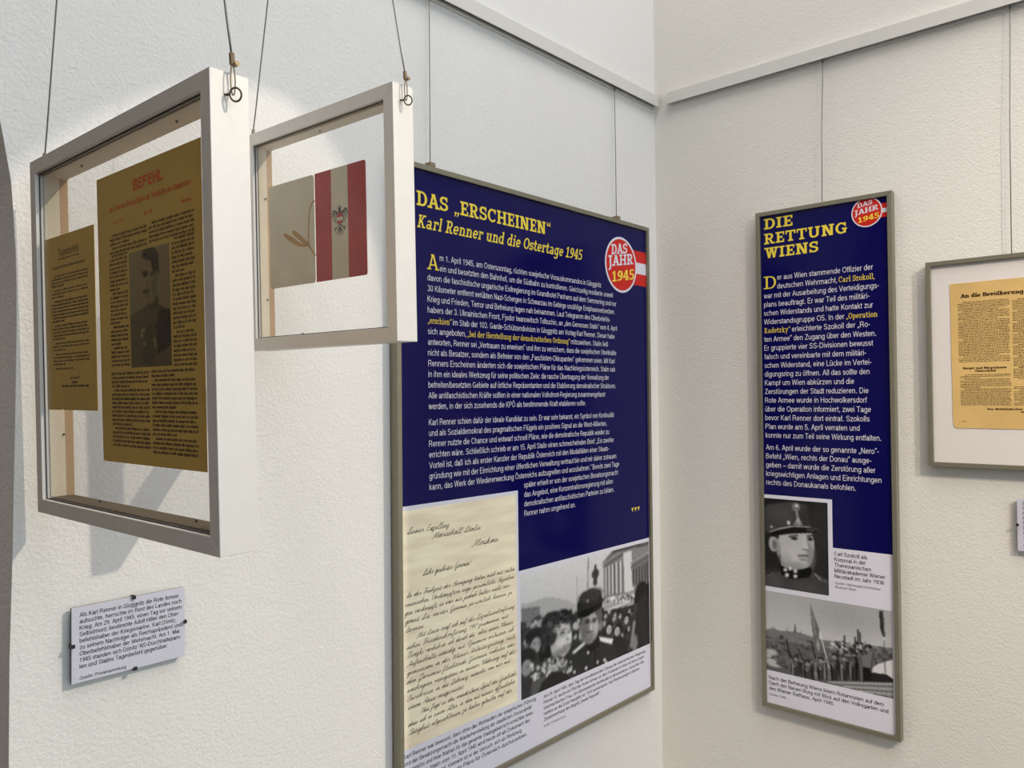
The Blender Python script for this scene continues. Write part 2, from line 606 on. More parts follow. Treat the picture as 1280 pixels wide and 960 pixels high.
# slab-serif letters, drawn from strokes on a cap height of 1
def slab_glyph(c, s, t):
    P = []
    X = 0.70

    def rect(x0, y0, x1, y1):
        P.append([(x0, y0), (x1, y0), (x1, y1), (x0, y1)])

    def line(x0, y0, x1, y1, w=None):
        w = w or s
        dx = w / 2 * math.hypot(x1 - x0, y1 - y0) / max(abs(y1 - y0), 1e-6)
        P.append([(x0 - dx, y0), (x0 + dx, y0), (x1 + dx, y1), (x1 - dx, y1)])

    def arc(cx, cy, rx, ry, a0, a1, w=None, wy=None):
        w = w or s
        wy = wy or t
        n = max(6, int(abs(a1 - a0) / 18))
        for i in range(n):
            q = []
            for a in (a0 + (a1 - a0) * i / n, a0 + (a1 - a0) * (i + 1) / n):
                a = math.radians(a)
                q.append(((cx + (rx + w / 2) * math.cos(a), cy + (ry + wy / 2) * math.sin(a)),
                          (cx + (rx - w / 2) * math.cos(a), cy + (ry - wy / 2) * math.sin(a))))
            P.append([q[0][0], q[1][0], q[1][1], q[0][1]])

    def stem(x, y0=0.0, y1=1.0):
        rect(x - s / 2, y0, x + s / 2, y1)

    def foot(x, y=0.0, hw=None):
        hw = hw or s / 2 + 0.09
        rect(x - hw, y, x + hw, y + t)

    def head(x, y=1.0, hw=None):
        foot(x, y - t, hw)

    def headl(x, y):
        rect(x - s / 2 - 0.09, y - t, x + s / 2, y)

    w = 0.8
    if c == 'D':
        stem(.2); rect(.0, 0, .42, t); rect(0, 1 - t, .42, 1)
        arc(.42, .5, .34 - s / 2 + .05, .5 - t / 2, -90, 90); w = .82
    elif c == 'A':
        line(.13, 0, .42, 1, s * .8); line(.73, 0, .44, 1, s); rect(.22, .27, .62, .27 + t)
        foot(.13); foot(.73); rect(.28, 1 - t, .5, 1); w = .86
    elif c in 'Ss':
        h = 1.0 if c == 'S' else X
        k = 1 if c == 'S' else .8
        ry = (h - t) / 4
        arc(.33 * k, h - t / 2 - ry, .23 * k, ry, 20, 270); arc(.33 * k, t / 2 + ry, .25 * k, ry, -160, 90)
        rect(.52 * k, h - .34 * h, .62 * k, h - .02); rect(.02 * k, .02, .12 * k, .32 * h)
        w = .68 * k
    elif c in 'EFL':
        stem(.2)
        if c == 'L' or c == 'E':
            rect(0, 0, .66, t); rect(.56, 0, .66, .32)
        else:
            rect(0, 0, .42, t)
        if c != 'L':
            rect(0, 1 - t, .66, 1); rect(.56, .7, .66, 1); rect(.2, .5 - t / 2, .5, .5 + t / 2); rect(.44, .38, .52, .62)
        else:
            rect(0, 1 - t, .42, 1)
        w = .7
    elif c in 'RPB':
        stem(.2); rect(0, 1 - t, .45, 1); rect(0, 0, .40, t)
        if c == 'B':
            rect(.2, .5 - t / 2, .45, .5 + t / 2); rect(.2, 0, .45, t)
            arc(.43, .75, .2, .25 - t / 2, -90, 90); arc(.45, .26, .22, .26 - t / 2, -90, 90)
        else:
            rect(.2, .42, .45, .42 + t); arc(.43, .71, .2, .29 - t / 2, -90, 90)
        if c == 'R':
            line(.66, 0, .45, .45, s * .95); rect(.55, 0, .84, t)
        w = .84 if c == 'R' else .72
    elif c in 'CGOÖ':
        if c in 'OÖ':
            if c == 'Ö':
                rect(.22, 1.08, .36, 1.22); rect(.48, 1.08, .62, 1.22)
            arc(.42, .5, .32, .5 - t / 2, 0, 360); w = .84
        else:
            arc(.42, .5, .32, .5 - t / 2, 40, 320); rect(.64, .64, .74, .98)
            if c == 'G':
                rect(.46, .36, .82, .36 + t); rect(.6, .06, .6 + s * .8, .45)
            w = .8
    elif c in 'HNU':
        if c != 'U':
            stem(.18); stem(.72)
            foot(.18); head(.18); head(.72)
            if c == 'H':
                foot(.72); rect(.18, .5 - t / 2, .72, .5 + t / 2)
            else:
                line(.68, 0, .22, 1, s * 1.1)
        else:
            stem(.18, .32, 1); stem(.7, .32, 1); head(.18); head(.7)
            arc(.44, .34, .26, .34 - t / 2, 180, 360)
        w = .92
    elif c == 'I':
        stem(.2); foot(.2, 0, .2); head(.2, 1, .2); w = .42
    elif c == 'J':
        stem(.34, -.1, 1); head(.32, 1, .24); arc(.16, -.08, .18, .18, -110, 0); w = .56
    elif c == 'K':
        stem(.18); foot(.18); head(.18); line(.7, 0, .34, .58, s); line(.22, .38, .62, 1, s * .75)
        foot(.7); head(.62); w = .88
    elif c == 'T':
        stem(.38); rect(0, 1 - t, .76, 1); rect(0, .66, .1, 1); rect(.66, .66, .76, 1); foot(.38, 0, .2); w = .78
    elif c == 'W':
        line(.32, 0, .12, 1, s * .9); line(.32, 0, .5, 1, s * .75); line(.7, 0, .52, 1, s * .9); line(.7, 0, .9, 1, s * .75)
        head(.12); head(.9); head(.51); w = 1.04
    elif c == 'V':
        line(.38, 0, .12, 1); line(.38, 0, .64, 1, s * .8); head(.12); head(.64); w = .78
    elif c == '1':
        stem(.28); foot(.28, 0, .26); line(.06, .76, .26, 1, s * .6); w = .6
    elif c == '9':
        arc(.32, .68, .21, .32 - t / 2, 0, 360); arc(.2, .5, .33, .5 - t / 2, -70, 40); rect(.02, .03, .32, .03 + t); w = .64
    elif c == '4':
        stem(.46); line(.06, .3, .42, 1, s * .75); rect(0, .24, .68, .24 + t); foot(.46, 0, .2); w = .7
    elif c == '5':
        rect(.1, 1 - t, .58, 1); rect(.08, .48, .08 + s * .8, 1); arc(.28, .32, .25, .32 - t / 2, -150, 130); w = .62
    elif c in 'nhmruü':
        if c in 'uü':
            if c == 'ü':
                rect(.20, .82, .32, .96); rect(.46, .82, .58, .96)
            stem(.2, .22, X); headl(.2, X); headl(.58, X); stem(.58, 0, X); arc(.39, .24, .19, .24 - t / 2, 180, 360)
            rect(.58, 0, .76, t); w = .78
        else:
            stem(.2, 0, 1.04 if c == 'h' else X); headl(.2, 1.04 if c == 'h' else X); foot(.2, 0)
            if c == 'r':
                arc(.40, X - .28, .2, .28 - t / 2, 50, 180); rect(.46, X - .24, .58, X - .02); w = .58
            else:
                for i in range(2 if c == 'm' else 1):
                    x = .2 + .4 * i
                    arc(x + .2, X - .28, .2, .28 - t / 2, 0, 180); stem(x + .4, 0, X - .26); foot(x + .4, 0)
                w = 1.2 if c == 'm' else .8
    elif c in 'ilft':
        if c == 'i':
            stem(.2, 0, X); headl(.2, X); foot(.2); rect(.2 - s * .55, .82, .2 + s * .55, .82 + s * 1.05); w = .4
        elif c == 'l':
            stem(.2, 0, 1.04); headl(.2, 1.04); foot(.2); w = .4
        elif c == 'f':
            stem(.22, 0, .8); foot(.22); rect(.02, X - t, .46, X); arc(.4, .8, .18, .24 - t / 2, 60, 180); w = .46
        else:
            stem(.2, .2, .92); rect(.0, X - t, .46, X); arc(.37, .2, .17, .2 - t / 2, 180, 330); w = .5
    elif c in 'oebcdpgqaäö':
        b = {'ä': 'a', 'ö': 'o'}.get(c, c)
        cy = X / 2
        if b == 'o':
            arc(.32, cy, .23, cy - t / 2, 0, 360); w = .64
        elif b == 'e':
            arc(.32, cy, .23, cy - t / 2, 0, 320); rect(.1, cy - t / 2, .54, cy + t / 2); w = .64
        elif b == 'c':
            arc(.32, cy, .23, cy - t / 2, 45, 320); rect(.44, X - .28, .54, X - .02); w = .6
        elif b in 'bp':
            stem(.2, 0 if b == 'b' else -.3, 1.04 if b == 'b' else X); headl(.2, 1.04 if b == 'b' else X)
            arc(.38, cy, .22, cy - t / 2, -150, 150)
            if b == 'p':
                foot(.2, -.3)
            w = .7
        elif b in 'dgqa':
            arc(.3, cy, .22, cy - t / 2, 0, 360)
            if b == 'd':
                stem(.52, 0, 1.04); headl(.52, 1.04)
                rect(.52, 0, .7, t)
            elif b == 'a':
                P.clear()
                arc(.3, .2, .19, .2 - t / 2, 0, 360); stem(.5, 0, X - .2); rect(.5, 0, .68, t)
                arc(.32, X - .22, .18, .22 - t / 2, 0, 160)
            else:
                stem(.52, -.1, X)
                rect(.52, X - t, .7, X)
                arc(.3, -.1, .22, .2, 200, 360)
            w = .72
        if c in 'äö':
            rect(.12, .82, .24, .96); rect(.38, .82, .5, .96)
    elif c == 'k':
        stem(.2, 0, 1.04); headl(.2, 1.04); foot(.2); line(.58, 0, .32, .42, s * .9); line(.26, .28, .52, X, s * .7)
        foot(.58); head(.52, X); w = .76
    elif c in 'vy':
        line(.34, 0, .12, X); line(.34, 0, .56, X, s * .75); head(.12, X); head(.56, X)
        if c == 'y':
            line(.2, -.3, .36, .06, s * .75); rect(.06, -.3, .28, -.3 + t)
        w = .7
    elif c == 'z':
        rect(.02, X - t, .54, X); rect(.02, 0, .54, t); line(.12, 0, .44, X, s * .9); rect(.02, X - .26, .1, X); w = .58
    elif c == '„':
        for x in (.06, .28):
            P.append([(x, .0), (x + .15, .0), (x + .15, .12), (x, .12)]); P.append([(x + .06, .0), (x + .15, .0), (x + .03, -.2), (x - .03, -.2)])
        w = .48
    elif c == '“':
        for x in (.06, .28):
            P.append([(x, .72), (x + .15, .72), (x + .15, .86), (x, .86)]); P.append([(x, .86), (x + .09, .86), (x + .17, 1.04), (x + .11, 1.04)])
        w = .5
    elif c == ',':
        P.append([(.02, 0), (.17, 0), (.17, .14), (.02, .14)]); P.append([(.08, 0), (.17, 0), (.05, -.2), (0, -.2)]); w = .24
    elif c == '!':
        stem(.14, .3, 1); stem(.14, 0, .17); w = .3
    elif c == ' ':
        w = .34
    return P, w


def slab(mb, text, u0, u1, v, cap, y, s=0.2, t=0.15, gap=0.05, shear=0.0):
    polys = []
    x = 0.0
    for c in text:
        g, w = slab_glyph(c, s, t)
        polys += [[(x + a, b) for a, b in p] for p in g]
        x += w + gap
    lo = min(a for p in polys for a, _ in p)
    hi = max(a for p in polys for a, _ in p)
    k = (u1 - u0) / (hi - lo)
    mb.flat([[(u0 + (a - lo) * k + shear * b * cap, v + b * cap) for a, b in p] for p in polys], y)


# joined handwriting: centre lines on an x-height of 1
CURS = {
    'a': '0,.1 .5,.95 .2,.9 .05,.4 .2,0 .5,.5 .6,.95 .55,.1 .75,.1', 'b': '0,.1 .4,1.7 .25,2 .15,.2 .35,0 .55,.5 .45,.9 .7,.8',
    'c': '0,.1 .5,.85 .3,1 .08,.5 .25,0 .6,.15', 'd': '0,.1 .5,.95 .2,.9 .05,.4 .2,0 .5,.5 .75,2 .55,.1 .75,.1',
    'e': '0,.1 .4,.6 .35,1 .12,.8 .1,.2 .3,0 .6,.15', 'f': '0,.1 .45,1.6 .35,2 .2,1.4 .05,-.9 .3,-.7 .25,0 .6,.2',
    'g': '0,.1 .5,.95 .2,.9 .05,.4 .2,0 .5,.5 .6,.95 .4,-.9 .1,-.7 .75,.1', 'h': '0,.1 .4,1.7 .25,2 .1,0 .35,.9 .5,.9 .5,.1 .75,.1',
    'i': '0,.1 .25,1 .2,.1 .45,.1', 'j': '0,.1 .3,1 .1,-.9 -.1,-.6 .45,.1', 'k': '0,.1 .4,1.7 .25,2 .1,0 .5,1 .25,.55 .5,0 .75,.1',
    'l': '0,.1 .45,1.7 .3,2 .15,.2 .3,0 .5,.1', 'm': '0,.2 .15,1 .12,0 .35,1 .4,0 .62,1 .65,.1 .9,.1', 'n': '0,.2 .15,1 .12,0 .4,1 .42,.1 .68,.1',
    'o': '0,.1 .35,1 .08,.5 .25,0 .5,.5 .3,1 .65,.8', 'p': '0,.1 .25,1 .0,-1 .2,.5 .5,1 .55,.4 .3,0 .7,.1', 'q': '0,.1 .5,.95 .1,.8 .2,0 .55,.9 .45,-1 .75,.1',
    'r': '0,.1 .2,1 .25,.8 .45,.8 .4,.1 .65,.1', 's': '0,.1 .3,1 .45,.4 .25,0 .1,.1 .55,.15', 't': '0,.1 .35,1.5 .2,.2 .3,0 .5,.1',
    'u': '0,.1 .2,1 .15,.2 .3,0 .5,.95 .5,.1 .7,.1', 'v': '0,.8 .15,1 .25,0 .5,1 .7,.85', 'w': '0,.8 .12,1 .2,0 .4,.9 .5,0 .7,1 .9,.85',
    'x': '0,.2 .2,1 .3,.5 .45,0 .6,.1 .45,1 .1,0 .65,.1', 'y': '0,.8 .15,1 .25,.1 .55,1 .2,-.9 .0,-.6 .65,.1', 'z': '0,.8 .4,1 .1,.1 .35,-.1 .2,-.9 .0,-.6 .6,.1',
    'S': '.0,.1 .5,1.4 .8,2 .5,2.1 .4,1.3 .6,.4 .3,-.1 0,.3 .5,.1 .9,.2', 'E': '.8,1.9 .5,2.1 .25,1.6 .5,1.2 .2,.9 .1,.2 .4,-.1 .9,.3', 'M': '-.3,.1 -.1,-.1 .2,1 .4,2 .4,0 .9,2 .85,.1 1.1,.1',
    'G': '.8,1.7 .5,2.1 .1,1 .3,0 .7,.5 .7,1 .6,-.8 .2,-.6 .95,.1', 'I': '.0,.2 .4,1.2 .6,2.1 .3,1.6 .4,.5 .2,0 .7,.1', 'F': '.0,1.7 .3,2.1 1,2 .6,1.9 .4,0 .1,.1 .3,1 .7,1.1 .8,.1',
    'B': '.1,0 .4,2 .9,2 .8,1.3 .4,1.1 .9,.8 .8,.1 .3,0 .95,.1', 'V': '0,1.7 .2,2 .35,0 .9,2 1,1.7', 'L': '.0,.1 .5,1.3 .7,2 .4,1.9 .4,.4 .1,0 .5,.1 .9,.1', 'T': '.0,1.6 .3,2.1 1.0,2 .6,1.9 .4,.2 .1,.1 .8,.1',
    'R': '.1,0 .4,2 .9,1.9 .8,1.2 .4,1.1 .8,.1 1,.1', 'A': '-.1,.2 .1,0 .7,2 .75,.1 .3,.8 1,.2', 'W': '0,1.7 .2,2 .3,0 .65,1.6 .75,0 1.2,2 1.25,1.7', 'D': '.1,.1 .5,2 .2,.1 .7,0 1,1.2 .7,2 .3,1.8 1.05,.1',
    'K': '.1,0 .5,2 .3,.9 1,2 .45,1 .8,0 1,.1', 'N': '0,0 .2,.3 .4,2 .7,0 1,2', 'P': '.1,0 .4,2 .9,1.9 .8,1.2 .4,1 .9,.2', 'Z': '.1,1.8 .9,2 .1,.1 .6,0 .4,-.8 .1,-.6 .9,.1',
}


def cursive(mb, text, u0, u1, v, xh, y, slant=0.55, width=0.17, seed=0):
    rnd = random.Random(seed)
    strokes = []
    x = 0.0
    cur = []
    for ch in text:
        base = {'ä': 'a', 'ö': 'o', 'ü': 'u', 'ß': 's'}.get(ch, ch)
        if base in CURS:
            pts = [tuple(map(float, p.split(','))) for p in CURS[base].split()]
            j = rnd.uniform(-.06, .06)
            cur += [(x + a, b * (1 + j)) for a, b in pts]
            x += pts[-1][0]
            if ch in 'äöü':
                strokes += [[(x - .5, 1.35), (x - .46, 1.55)], [(x - .2, 1.35), (x - .16, 1.55)]]
            if ch == 'i' or ch == 'j':
                strokes.append([(x - .18, 1.45), (x - .12, 1.6)])
        else:
            if cur:
                strokes.append(cur)
                cur = []
            if ch in '.,':
                strokes.append([(x + .05, .1), (x + .02, -.25 if ch == ',' else 0)])
                x += .2
            elif ch == '!':
                strokes.append([(x + .2, 2), (x + .1, .5)])
                strokes.append([(x + .08, .12), (x + .07, 0)])
                x += .3
            elif ch == '-':
                strokes.append([(x + .05, .5), (x + .4, .55)])
                x += .5
            elif ch.isdigit():
                d = {'1': '0,1.2 .3,1.7 .2,0', '9': '.4,1.5 .1,1.4 .2,.9 .45,1.5 .3,0', '7': '0,1.5 .45,1.6 .1,0'}.get(ch, '0,0 .3,1.5')
                strokes.append([(x + float(p.split(',')[0]), float(p.split(',')[1])) for p in d.split()])
                x += .5
            else:
                x += .55
    if cur:
        strokes.append(cur)
    allx = [a for s_ in strokes for a, _ in s_]
    lo, hi = min(allx), max(allx)
    k = (u1 - u0) / (hi - lo)
    for st in strokes:
        sm = []
        for i in range(len(st) - 1):
            p0, p1, p2, p3 = st[max(i - 1, 0)], st[i], st[i + 1], st[min(i + 2, len(st) - 1)]
            for q in range(4):
                tt = q / 4
                sm.append(tuple(.5 * (2 * p1[d] + (p2[d] - p0[d]) * tt + (2 * p0[d] - 5 * p1[d] + 4 * p2[d] - p3[d]) * tt ** 2
                                      + (3 * p1[d] - p0[d] - 3 * p2[d] + p3[d]) * tt ** 3) for d in (0, 1)))
        sm.append(st[-1])
        pts = [(u0 + (a - lo) * k + slant * b * xh, v + b * xh) for a, b in sm]
        for (a, b), (c, d) in zip(pts, pts[1:]):
            L = math.hypot(c - a, d - b)
            if L < 1e-7:
                continue
            up = max(0.0, (d - b) / L)
            hw = xh * width * (1 - .45 * up) / 2
            nx, nz = -(d - b) / L * hw, (c - a) / L * hw
            ex, ez = (c - a) / L * hw * .5, (d - b) / L * hw * .5
            mb.poly([(a + nx - ex, y, b + nz - ez), (a - nx - ex, y, b - nz - ez), (c - nx + ex, y, d - nz + ez), (c + nx + ex, y, d + nz + ez)])


def micro_line(mb, rnd, u0, u1, v, xh, y, indent=0.0, last=1.0, heavy=0.6):
    """a line of print too small to read: words of little upright strokes between thin bars"""
    u = u0 + indent
    end = u0 + (u1 - u0) * last
    while u < end - xh * 2:
        w = min(rnd.choice((2, 3, 4, 5, 6, 8, 10)) * xh * .75, end - u)
        n = max(2, int(w / (xh * .42)))
        st = w / n
        for i in range(n):
            a = u + i * st
            top = v + xh * (1.55 if rnd.random() < .2 else 1.0)
            bot = v - (xh * .45 if rnd.random() < .1 else 0)
            mb.poly([(a, y, bot), (a + st * heavy, y, bot), (a + st * heavy, y, top), (a, y, top)])
        for z0 in (0.0, .72):
            for i in range(n):
                if rnd.random() < .62:
                    a = u + i * st
                    mb.poly([(a, y, v + xh * z0), (a + st, y, v + xh * z0), (a + st, y, v + xh * (z0 + .26)), (a, y, v + xh * (z0 + .26))])
        u += w + xh * .7


# ---------------------------------------------------------------- printed half-tone pictures
class Picture:
    def __init__(self, w, h, base):
        self.w, self.h = w, h
        self.a = np.full((h, w), float(base))
        ys, xs = np.mgrid[0:h, 0:w]
        self.x = (xs + .5) / w
        self.y = (ys + .5) / h
        self.rs = np.random.RandomState(7)

    def put(self, mask, val):
        self.a = self.a * (1 - mask) + val * mask

    def ell(self, cx, cy, rx, ry, val, soft=.15, rot=0.0, op=1.0):
        c, s = math.cos(rot), math.sin(rot)
        dx, dy = self.x - cx, self.y - cy
        d = np.sqrt(((dx * c + dy * s) / rx) ** 2 + ((-dx * s + dy * c) / ry) ** 2)
        self.put(np.clip((1 + soft / 2 - d) / soft, 0, 1) * op, val)

    def poly(self, pts, val, op=1.0):
        m = np.zeros_like(self.a, bool)
        n = len(pts)
        for i in range(n):
            (x0, y0), (x1, y1) = pts[i], pts[(i + 1) % n]
            if y0 == y1:
                continue
            c = ((self.y >= min(y0, y1)) & (self.y < max(y0, y1)) & (self.x < x0 + (self.y - y0) * (x1 - x0) / (y1 - y0)))
            m ^= c
        self.put(m * op, val)

    def line(self, x0, y0, x1, y1, wd, val, op=1.0):
        dx, dy = x1 - x0, y1 - y0
        L2 = dx * dx + dy * dy
        t = np.clip(((self.x - x0) * dx + (self.y - y0) * dy) / L2, 0, 1)
        d = np.hypot(self.x - x0 - t * dx, self.y - y0 - t * dy)
        self.put(np.clip((wd - d) / (wd * .5), 0, 1) * op, val)

    def grad(self, y0, y1, v0, v1):
        m = (self.y >= y0) & (self.y < y1)
        g = v0 + (v1 - v0) * (self.y - y0) / (y1 - y0)
        self.a = np.where(m, g, self.a)

    def noise(self, amt, cells=1, mask=None):
        n = self.rs.randn(self.h // cells + 2, self.w // cells + 2)
        n = np.kron(n, np.ones((cells, cells)))[:self.h, :self.w]
        self.a = self.a + n * amt * (1 if mask is None else mask)

    def blur(self, k=1):
        for _ in range(k):
            p = np.pad(self.a, 1, 'edge')
            self.a = (p[:-2, 1:-1] + p[2:, 1:-1] + p[1:-1, :-2] + p[1:-1, 2:] + 4 * p[1:-1, 1:-1]) / 8

    def build(self, name, u0, v0, u1, v1, y, parent, ink=(1, 1, 1)):
        w, h = self.w, self.h
        us = u0 + (u1 - u0) * np.arange(w + 1) / w
        vs = v1 + (v0 - v1) * np.arange(h + 1) / h
        g = np.pad(self.a, ((0, 1), (0, 1)), 'edge')
        g2 = (g + np.roll(g, 1, 0) + np.roll(g, 1, 1) + np.roll(np.roll(g, 1, 0), 1, 1)) / 4
        g2[0], g2[:, 0] = g[0], g[:, 0]
        c = np.clip(g2, 0, 255) / 255.0
        lin = np.where(c <= .04045, c / 12.92, ((c + .055) / 1.055) ** 2.4)
        U, V = np.meshgrid(us, vs)
        co = np.stack([U, np.full_like(U, y), V], -1).reshape(-1, 3)
        i = np.arange(h)[:, None] * (w + 1) + np.arange(w)[None]
        f = np.stack([i, i + w + 1, i + w + 2, i + 1], -1).reshape(-1, 4)
        me = bpy.data.meshes.new(name)
        me.from_pydata(co.tolist(), [], f.tolist())
        at = me.color_attributes.new('ink', 'FLOAT_COLOR', 'POINT')
        rgba = np.ones((co.shape[0], 4), np.float32)
        rgba[:, :3] = lin.reshape(-1, 1) * np.array(ink)
        at.data.foreach_set('color', rgba.ravel())
        me.materials.append(M_PHOTO)
        o = bpy.data.objects.new(name, me)
        COL.objects.link(o)
        o.parent = parent
        return o


# ================================================================ the room
CEIL = 4.0
FAR_X, BACK_Y = 4.5, -4.5


def structure(o):
    return tag(o, kind='structure')


# left wall with an arched opening on the side nearer the camera
jamb = [(-1.2752, 0.0), (-1.2750, 0.9), (-1.2743, 1.2618), (-1.2737, 1.3539), (-1.2722, 1.4157), (-1.2710, 1.462), (-1.2701, 1.5243),
        (-1.2687, 1.5986), (-1.2675, 1.685), (-1.2674, 1.7162), (-1.2675, 1.7457), (-1.2682, 1.7776), (-1.2702, 1.817),
        (-1.2725, 1.8528), (-1.2770, 1.8813), (-1.2827, 1.916), (-1.294, 1.97), (-1.32, 2.08), (-1.38, 2.24), (-1.47, 2.40),
        (-1.60, 2.55), (-1.78, 2.68), (-2.0, 2.77), (-2.25, 2.80), (-2.5, 2.77), (-2.72, 2.68), (-2.90, 2.55), (-3.03, 2.40), (-3.12, 2.24),
        (-3.18, 2.08), (-3.21, 1.97), (-3.23, 1.8), (-3.23, 0.0)]
outline = [(0.0, 0.0), (0.0, CEIL), (BACK_Y, CEIL), (BACK_Y, 0.0)] + jamb[::-1]
b = MB()
TH = 0.42
b.poly([(0, y, z) for y, z in outline])
b.poly([(-TH, y, z) for y, z in outline])
for (y0, z0), (y1, z1) in zip(outline, outline[1:] + outline[:1]):
    b.poly([(0, y0, z0), (0, y1, z1), (-TH, y1, z1), (-TH, y0, z0)])
structure(b.build('wall_left', M_PLASTER_L))

# right wall with a tall window outside the picture
def arch_outline(cx, r, z0, zs, n=28):
    return [(cx - r, z0), (cx - r, zs)] + [(cx - r * math.cos(PI * k / n), zs + r * math.sin(PI * k / n)) for k in range(1, n)] + [(cx + r, zs), (cx + r, z0)]


hole_in = arch_outline(2.22, 1.0, .95, 2.60)
hole_out = arch_outline(2.46, 1.26, .85, 2.70)
WT = .16


def holed_face(b_, hole, y):
    n = len(hole)
    b_.poly([(-TH, y, 0), (-TH, y, CEIL), (hole[0][0], y, CEIL), (hole[0][0], y, 0)])
    b_.poly([(hole[-1][0], y, 0), (hole[-1][0], y, CEIL), (FAR_X, y, CEIL), (FAR_X, y, 0)])
    b_.poly([(hole[0][0], y, 0), (hole[-1][0], y, 0), (hole[-1][0], y, hole[-1][1]), (hole[0][0], y, hole[0][1])])
    for (xa, za), (xb, zb) in zip(hole[1:-1], hole[2:-1]):
        b_.poly([(xa, y, za), (xb, y, zb), (xb, y, CEIL), (xa, y, CEIL)])


b = MB()
holed_face(b, hole_in, 0)
holed_face(b, hole_out, WT)
for (p0, p1, q0, q1) in zip(hole_in, hole_in[1:] + hole_in[:1], hole_out, hole_out[1:] + hole_out[:1]):
    b.poly([(p0[0], 0, p0[1]), (p1[0], 0, p1[1]), (q1[0], WT, q1[1]), (q0[0], WT, q0[1])])
structure(b.build('wall_right', M_PLASTER_R))
b = MB()
ring_a, ring_b = arch_outline(2.36, 1.16, .90, 2.66), arch_outline(2.36, 1.20, .86, 2.66)
for k in range(len(ring_a)):
    j = (k + 1) % len(ring_a)
    q = (ring_a[k], ring_a[j], ring_b[j], ring_b[k])
    b.hexa([(x, .11, z) for x, z in q], [(x, .15, z) for x, z in q])
structure(b.build('window_1', M_WHITEWOOD))

b = MB(); b.box(-2.2, FAR_X, BACK_Y, WT, -.1, 0); structure(b.build('floor', M_FLOOR))
b = MB(); b.box(-2.2, FAR_X, BACK_Y, WT, CEIL, CEIL + .1); structure(b.build('ceiling', M_PLAIN))
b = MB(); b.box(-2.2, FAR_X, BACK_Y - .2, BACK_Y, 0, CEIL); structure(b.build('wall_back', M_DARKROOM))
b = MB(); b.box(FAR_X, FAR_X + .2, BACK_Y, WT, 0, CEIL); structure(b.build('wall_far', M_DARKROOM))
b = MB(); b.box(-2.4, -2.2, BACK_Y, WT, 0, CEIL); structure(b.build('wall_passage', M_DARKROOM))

# ================================================================ picture rails


def rail(name, loc, rot, x0, x1, label):
    root = empty(name, loc, rot)
    tag(root, label, 'picture rail', 'picture rails on the two walls')
    f = MB()
    f.box(x0, x1, -.015, -.0125, .0, .0245)
    f.box(x0, x1, -.0125, 0, .0225, .0245)
    f.box(x0, x1, -.0045, 0, -.0035, .0225)
    f.build('rail_profile', M_RAIL, root)
    g = MB()
    g.box(x0 + .001, x1 - .001, -.0124, -.0046, .004, .0224)
    g.build('wire_slot', M_RAILGAP, root)
    return root


rail('picture_rail', (0, 0, 2.2667), LEFT, -1.22, -.008, 'white metal picture rail running along the left wall into the corner')
rail('picture_rail', (0, 0, 2.2655), RIGHT, .0418, 1.2, 'white metal picture rail on the right wall starting just short of the corner')

# ================================================================ framed panels on the walls


def frame_parts(root, w, h, face, depth, m, back=.004, name='frame'):
    """mitred slim metal frame, four rails in one part"""
    f = MB()
    y0, y1 = -depth, -back
    o = [(0, 0), (w, 0), (w, h), (0, h)]
    i = [(face, face), (w - face, face), (w - face, h - face), (face, h - face)]
    for k in range(4):
        j = (k + 1) % 4
        q = (o[k], o[j], i[j], i[k])
        f.hexa([(a, y0, c) for a, c in q], [(a, y1, c) for a, c in q])
    return f.build(name, m, root, bevel=.0006)


def pane(root, w, h, face, y0, y1, m=M_ACRYL, name='cover_pane'):
    p = MB()
    p.box(face - .002, w - face + .002, y0, y1, face - .002, h - face + .002)
    return p.build(name, m, root)


# ---- large panel on the left wall -------------------------------------------------
PW, PH = 0.7087, 1.0
panel = empty('exhibition_panel', (0, -0.7694, 0.98684), LEFT)
tag(panel, 'large blue exhibition panel with handwritten letter print on the left wall', 'exhibition panel', 'framed blue exhibition panels')
frame_parts(panel, PW, PH, .0085, .020, M_ALU)
YS = -.0150
sheet = MB()
sheet.box(.006, PW - .006, YS, -.008, .006, PH - .006)
sheet = sheet.build('printed_sheet', M_BLUE, panel)
Y1, Y2, Y3 = YS - .0002, YS - .0004, YS - .0006
wf = MB()
wf.flat([[(.0075, .0075), (PW - .0075, .0075), (PW - .0075, .328), (.2753, .328), (.2753, .470), (.0075, .470)]], Y1)
wf.build('white_field', M_WHITEPRINT, sheet)

t = MB()
slab(t, 'DAS „ERSCHEINEN“', .0450, .3740, .9350, .0230, Y1, s=.185, t=.135, gap=.07)
slab(t, 'Karl Renner und die Ostertage 1945', .0455, .4690, .9005, .0205, Y1, s=.165, t=.12, shear=.22, gap=.05)
t.build('heading_lettering', M_YELLOW, sheet)
t = MB()
slab(t, 'A', .0655, .0910, .8374, .0245, Y1, s=.13, t=.085)
t.build('initial_letter', M_YELLOW, sheet)

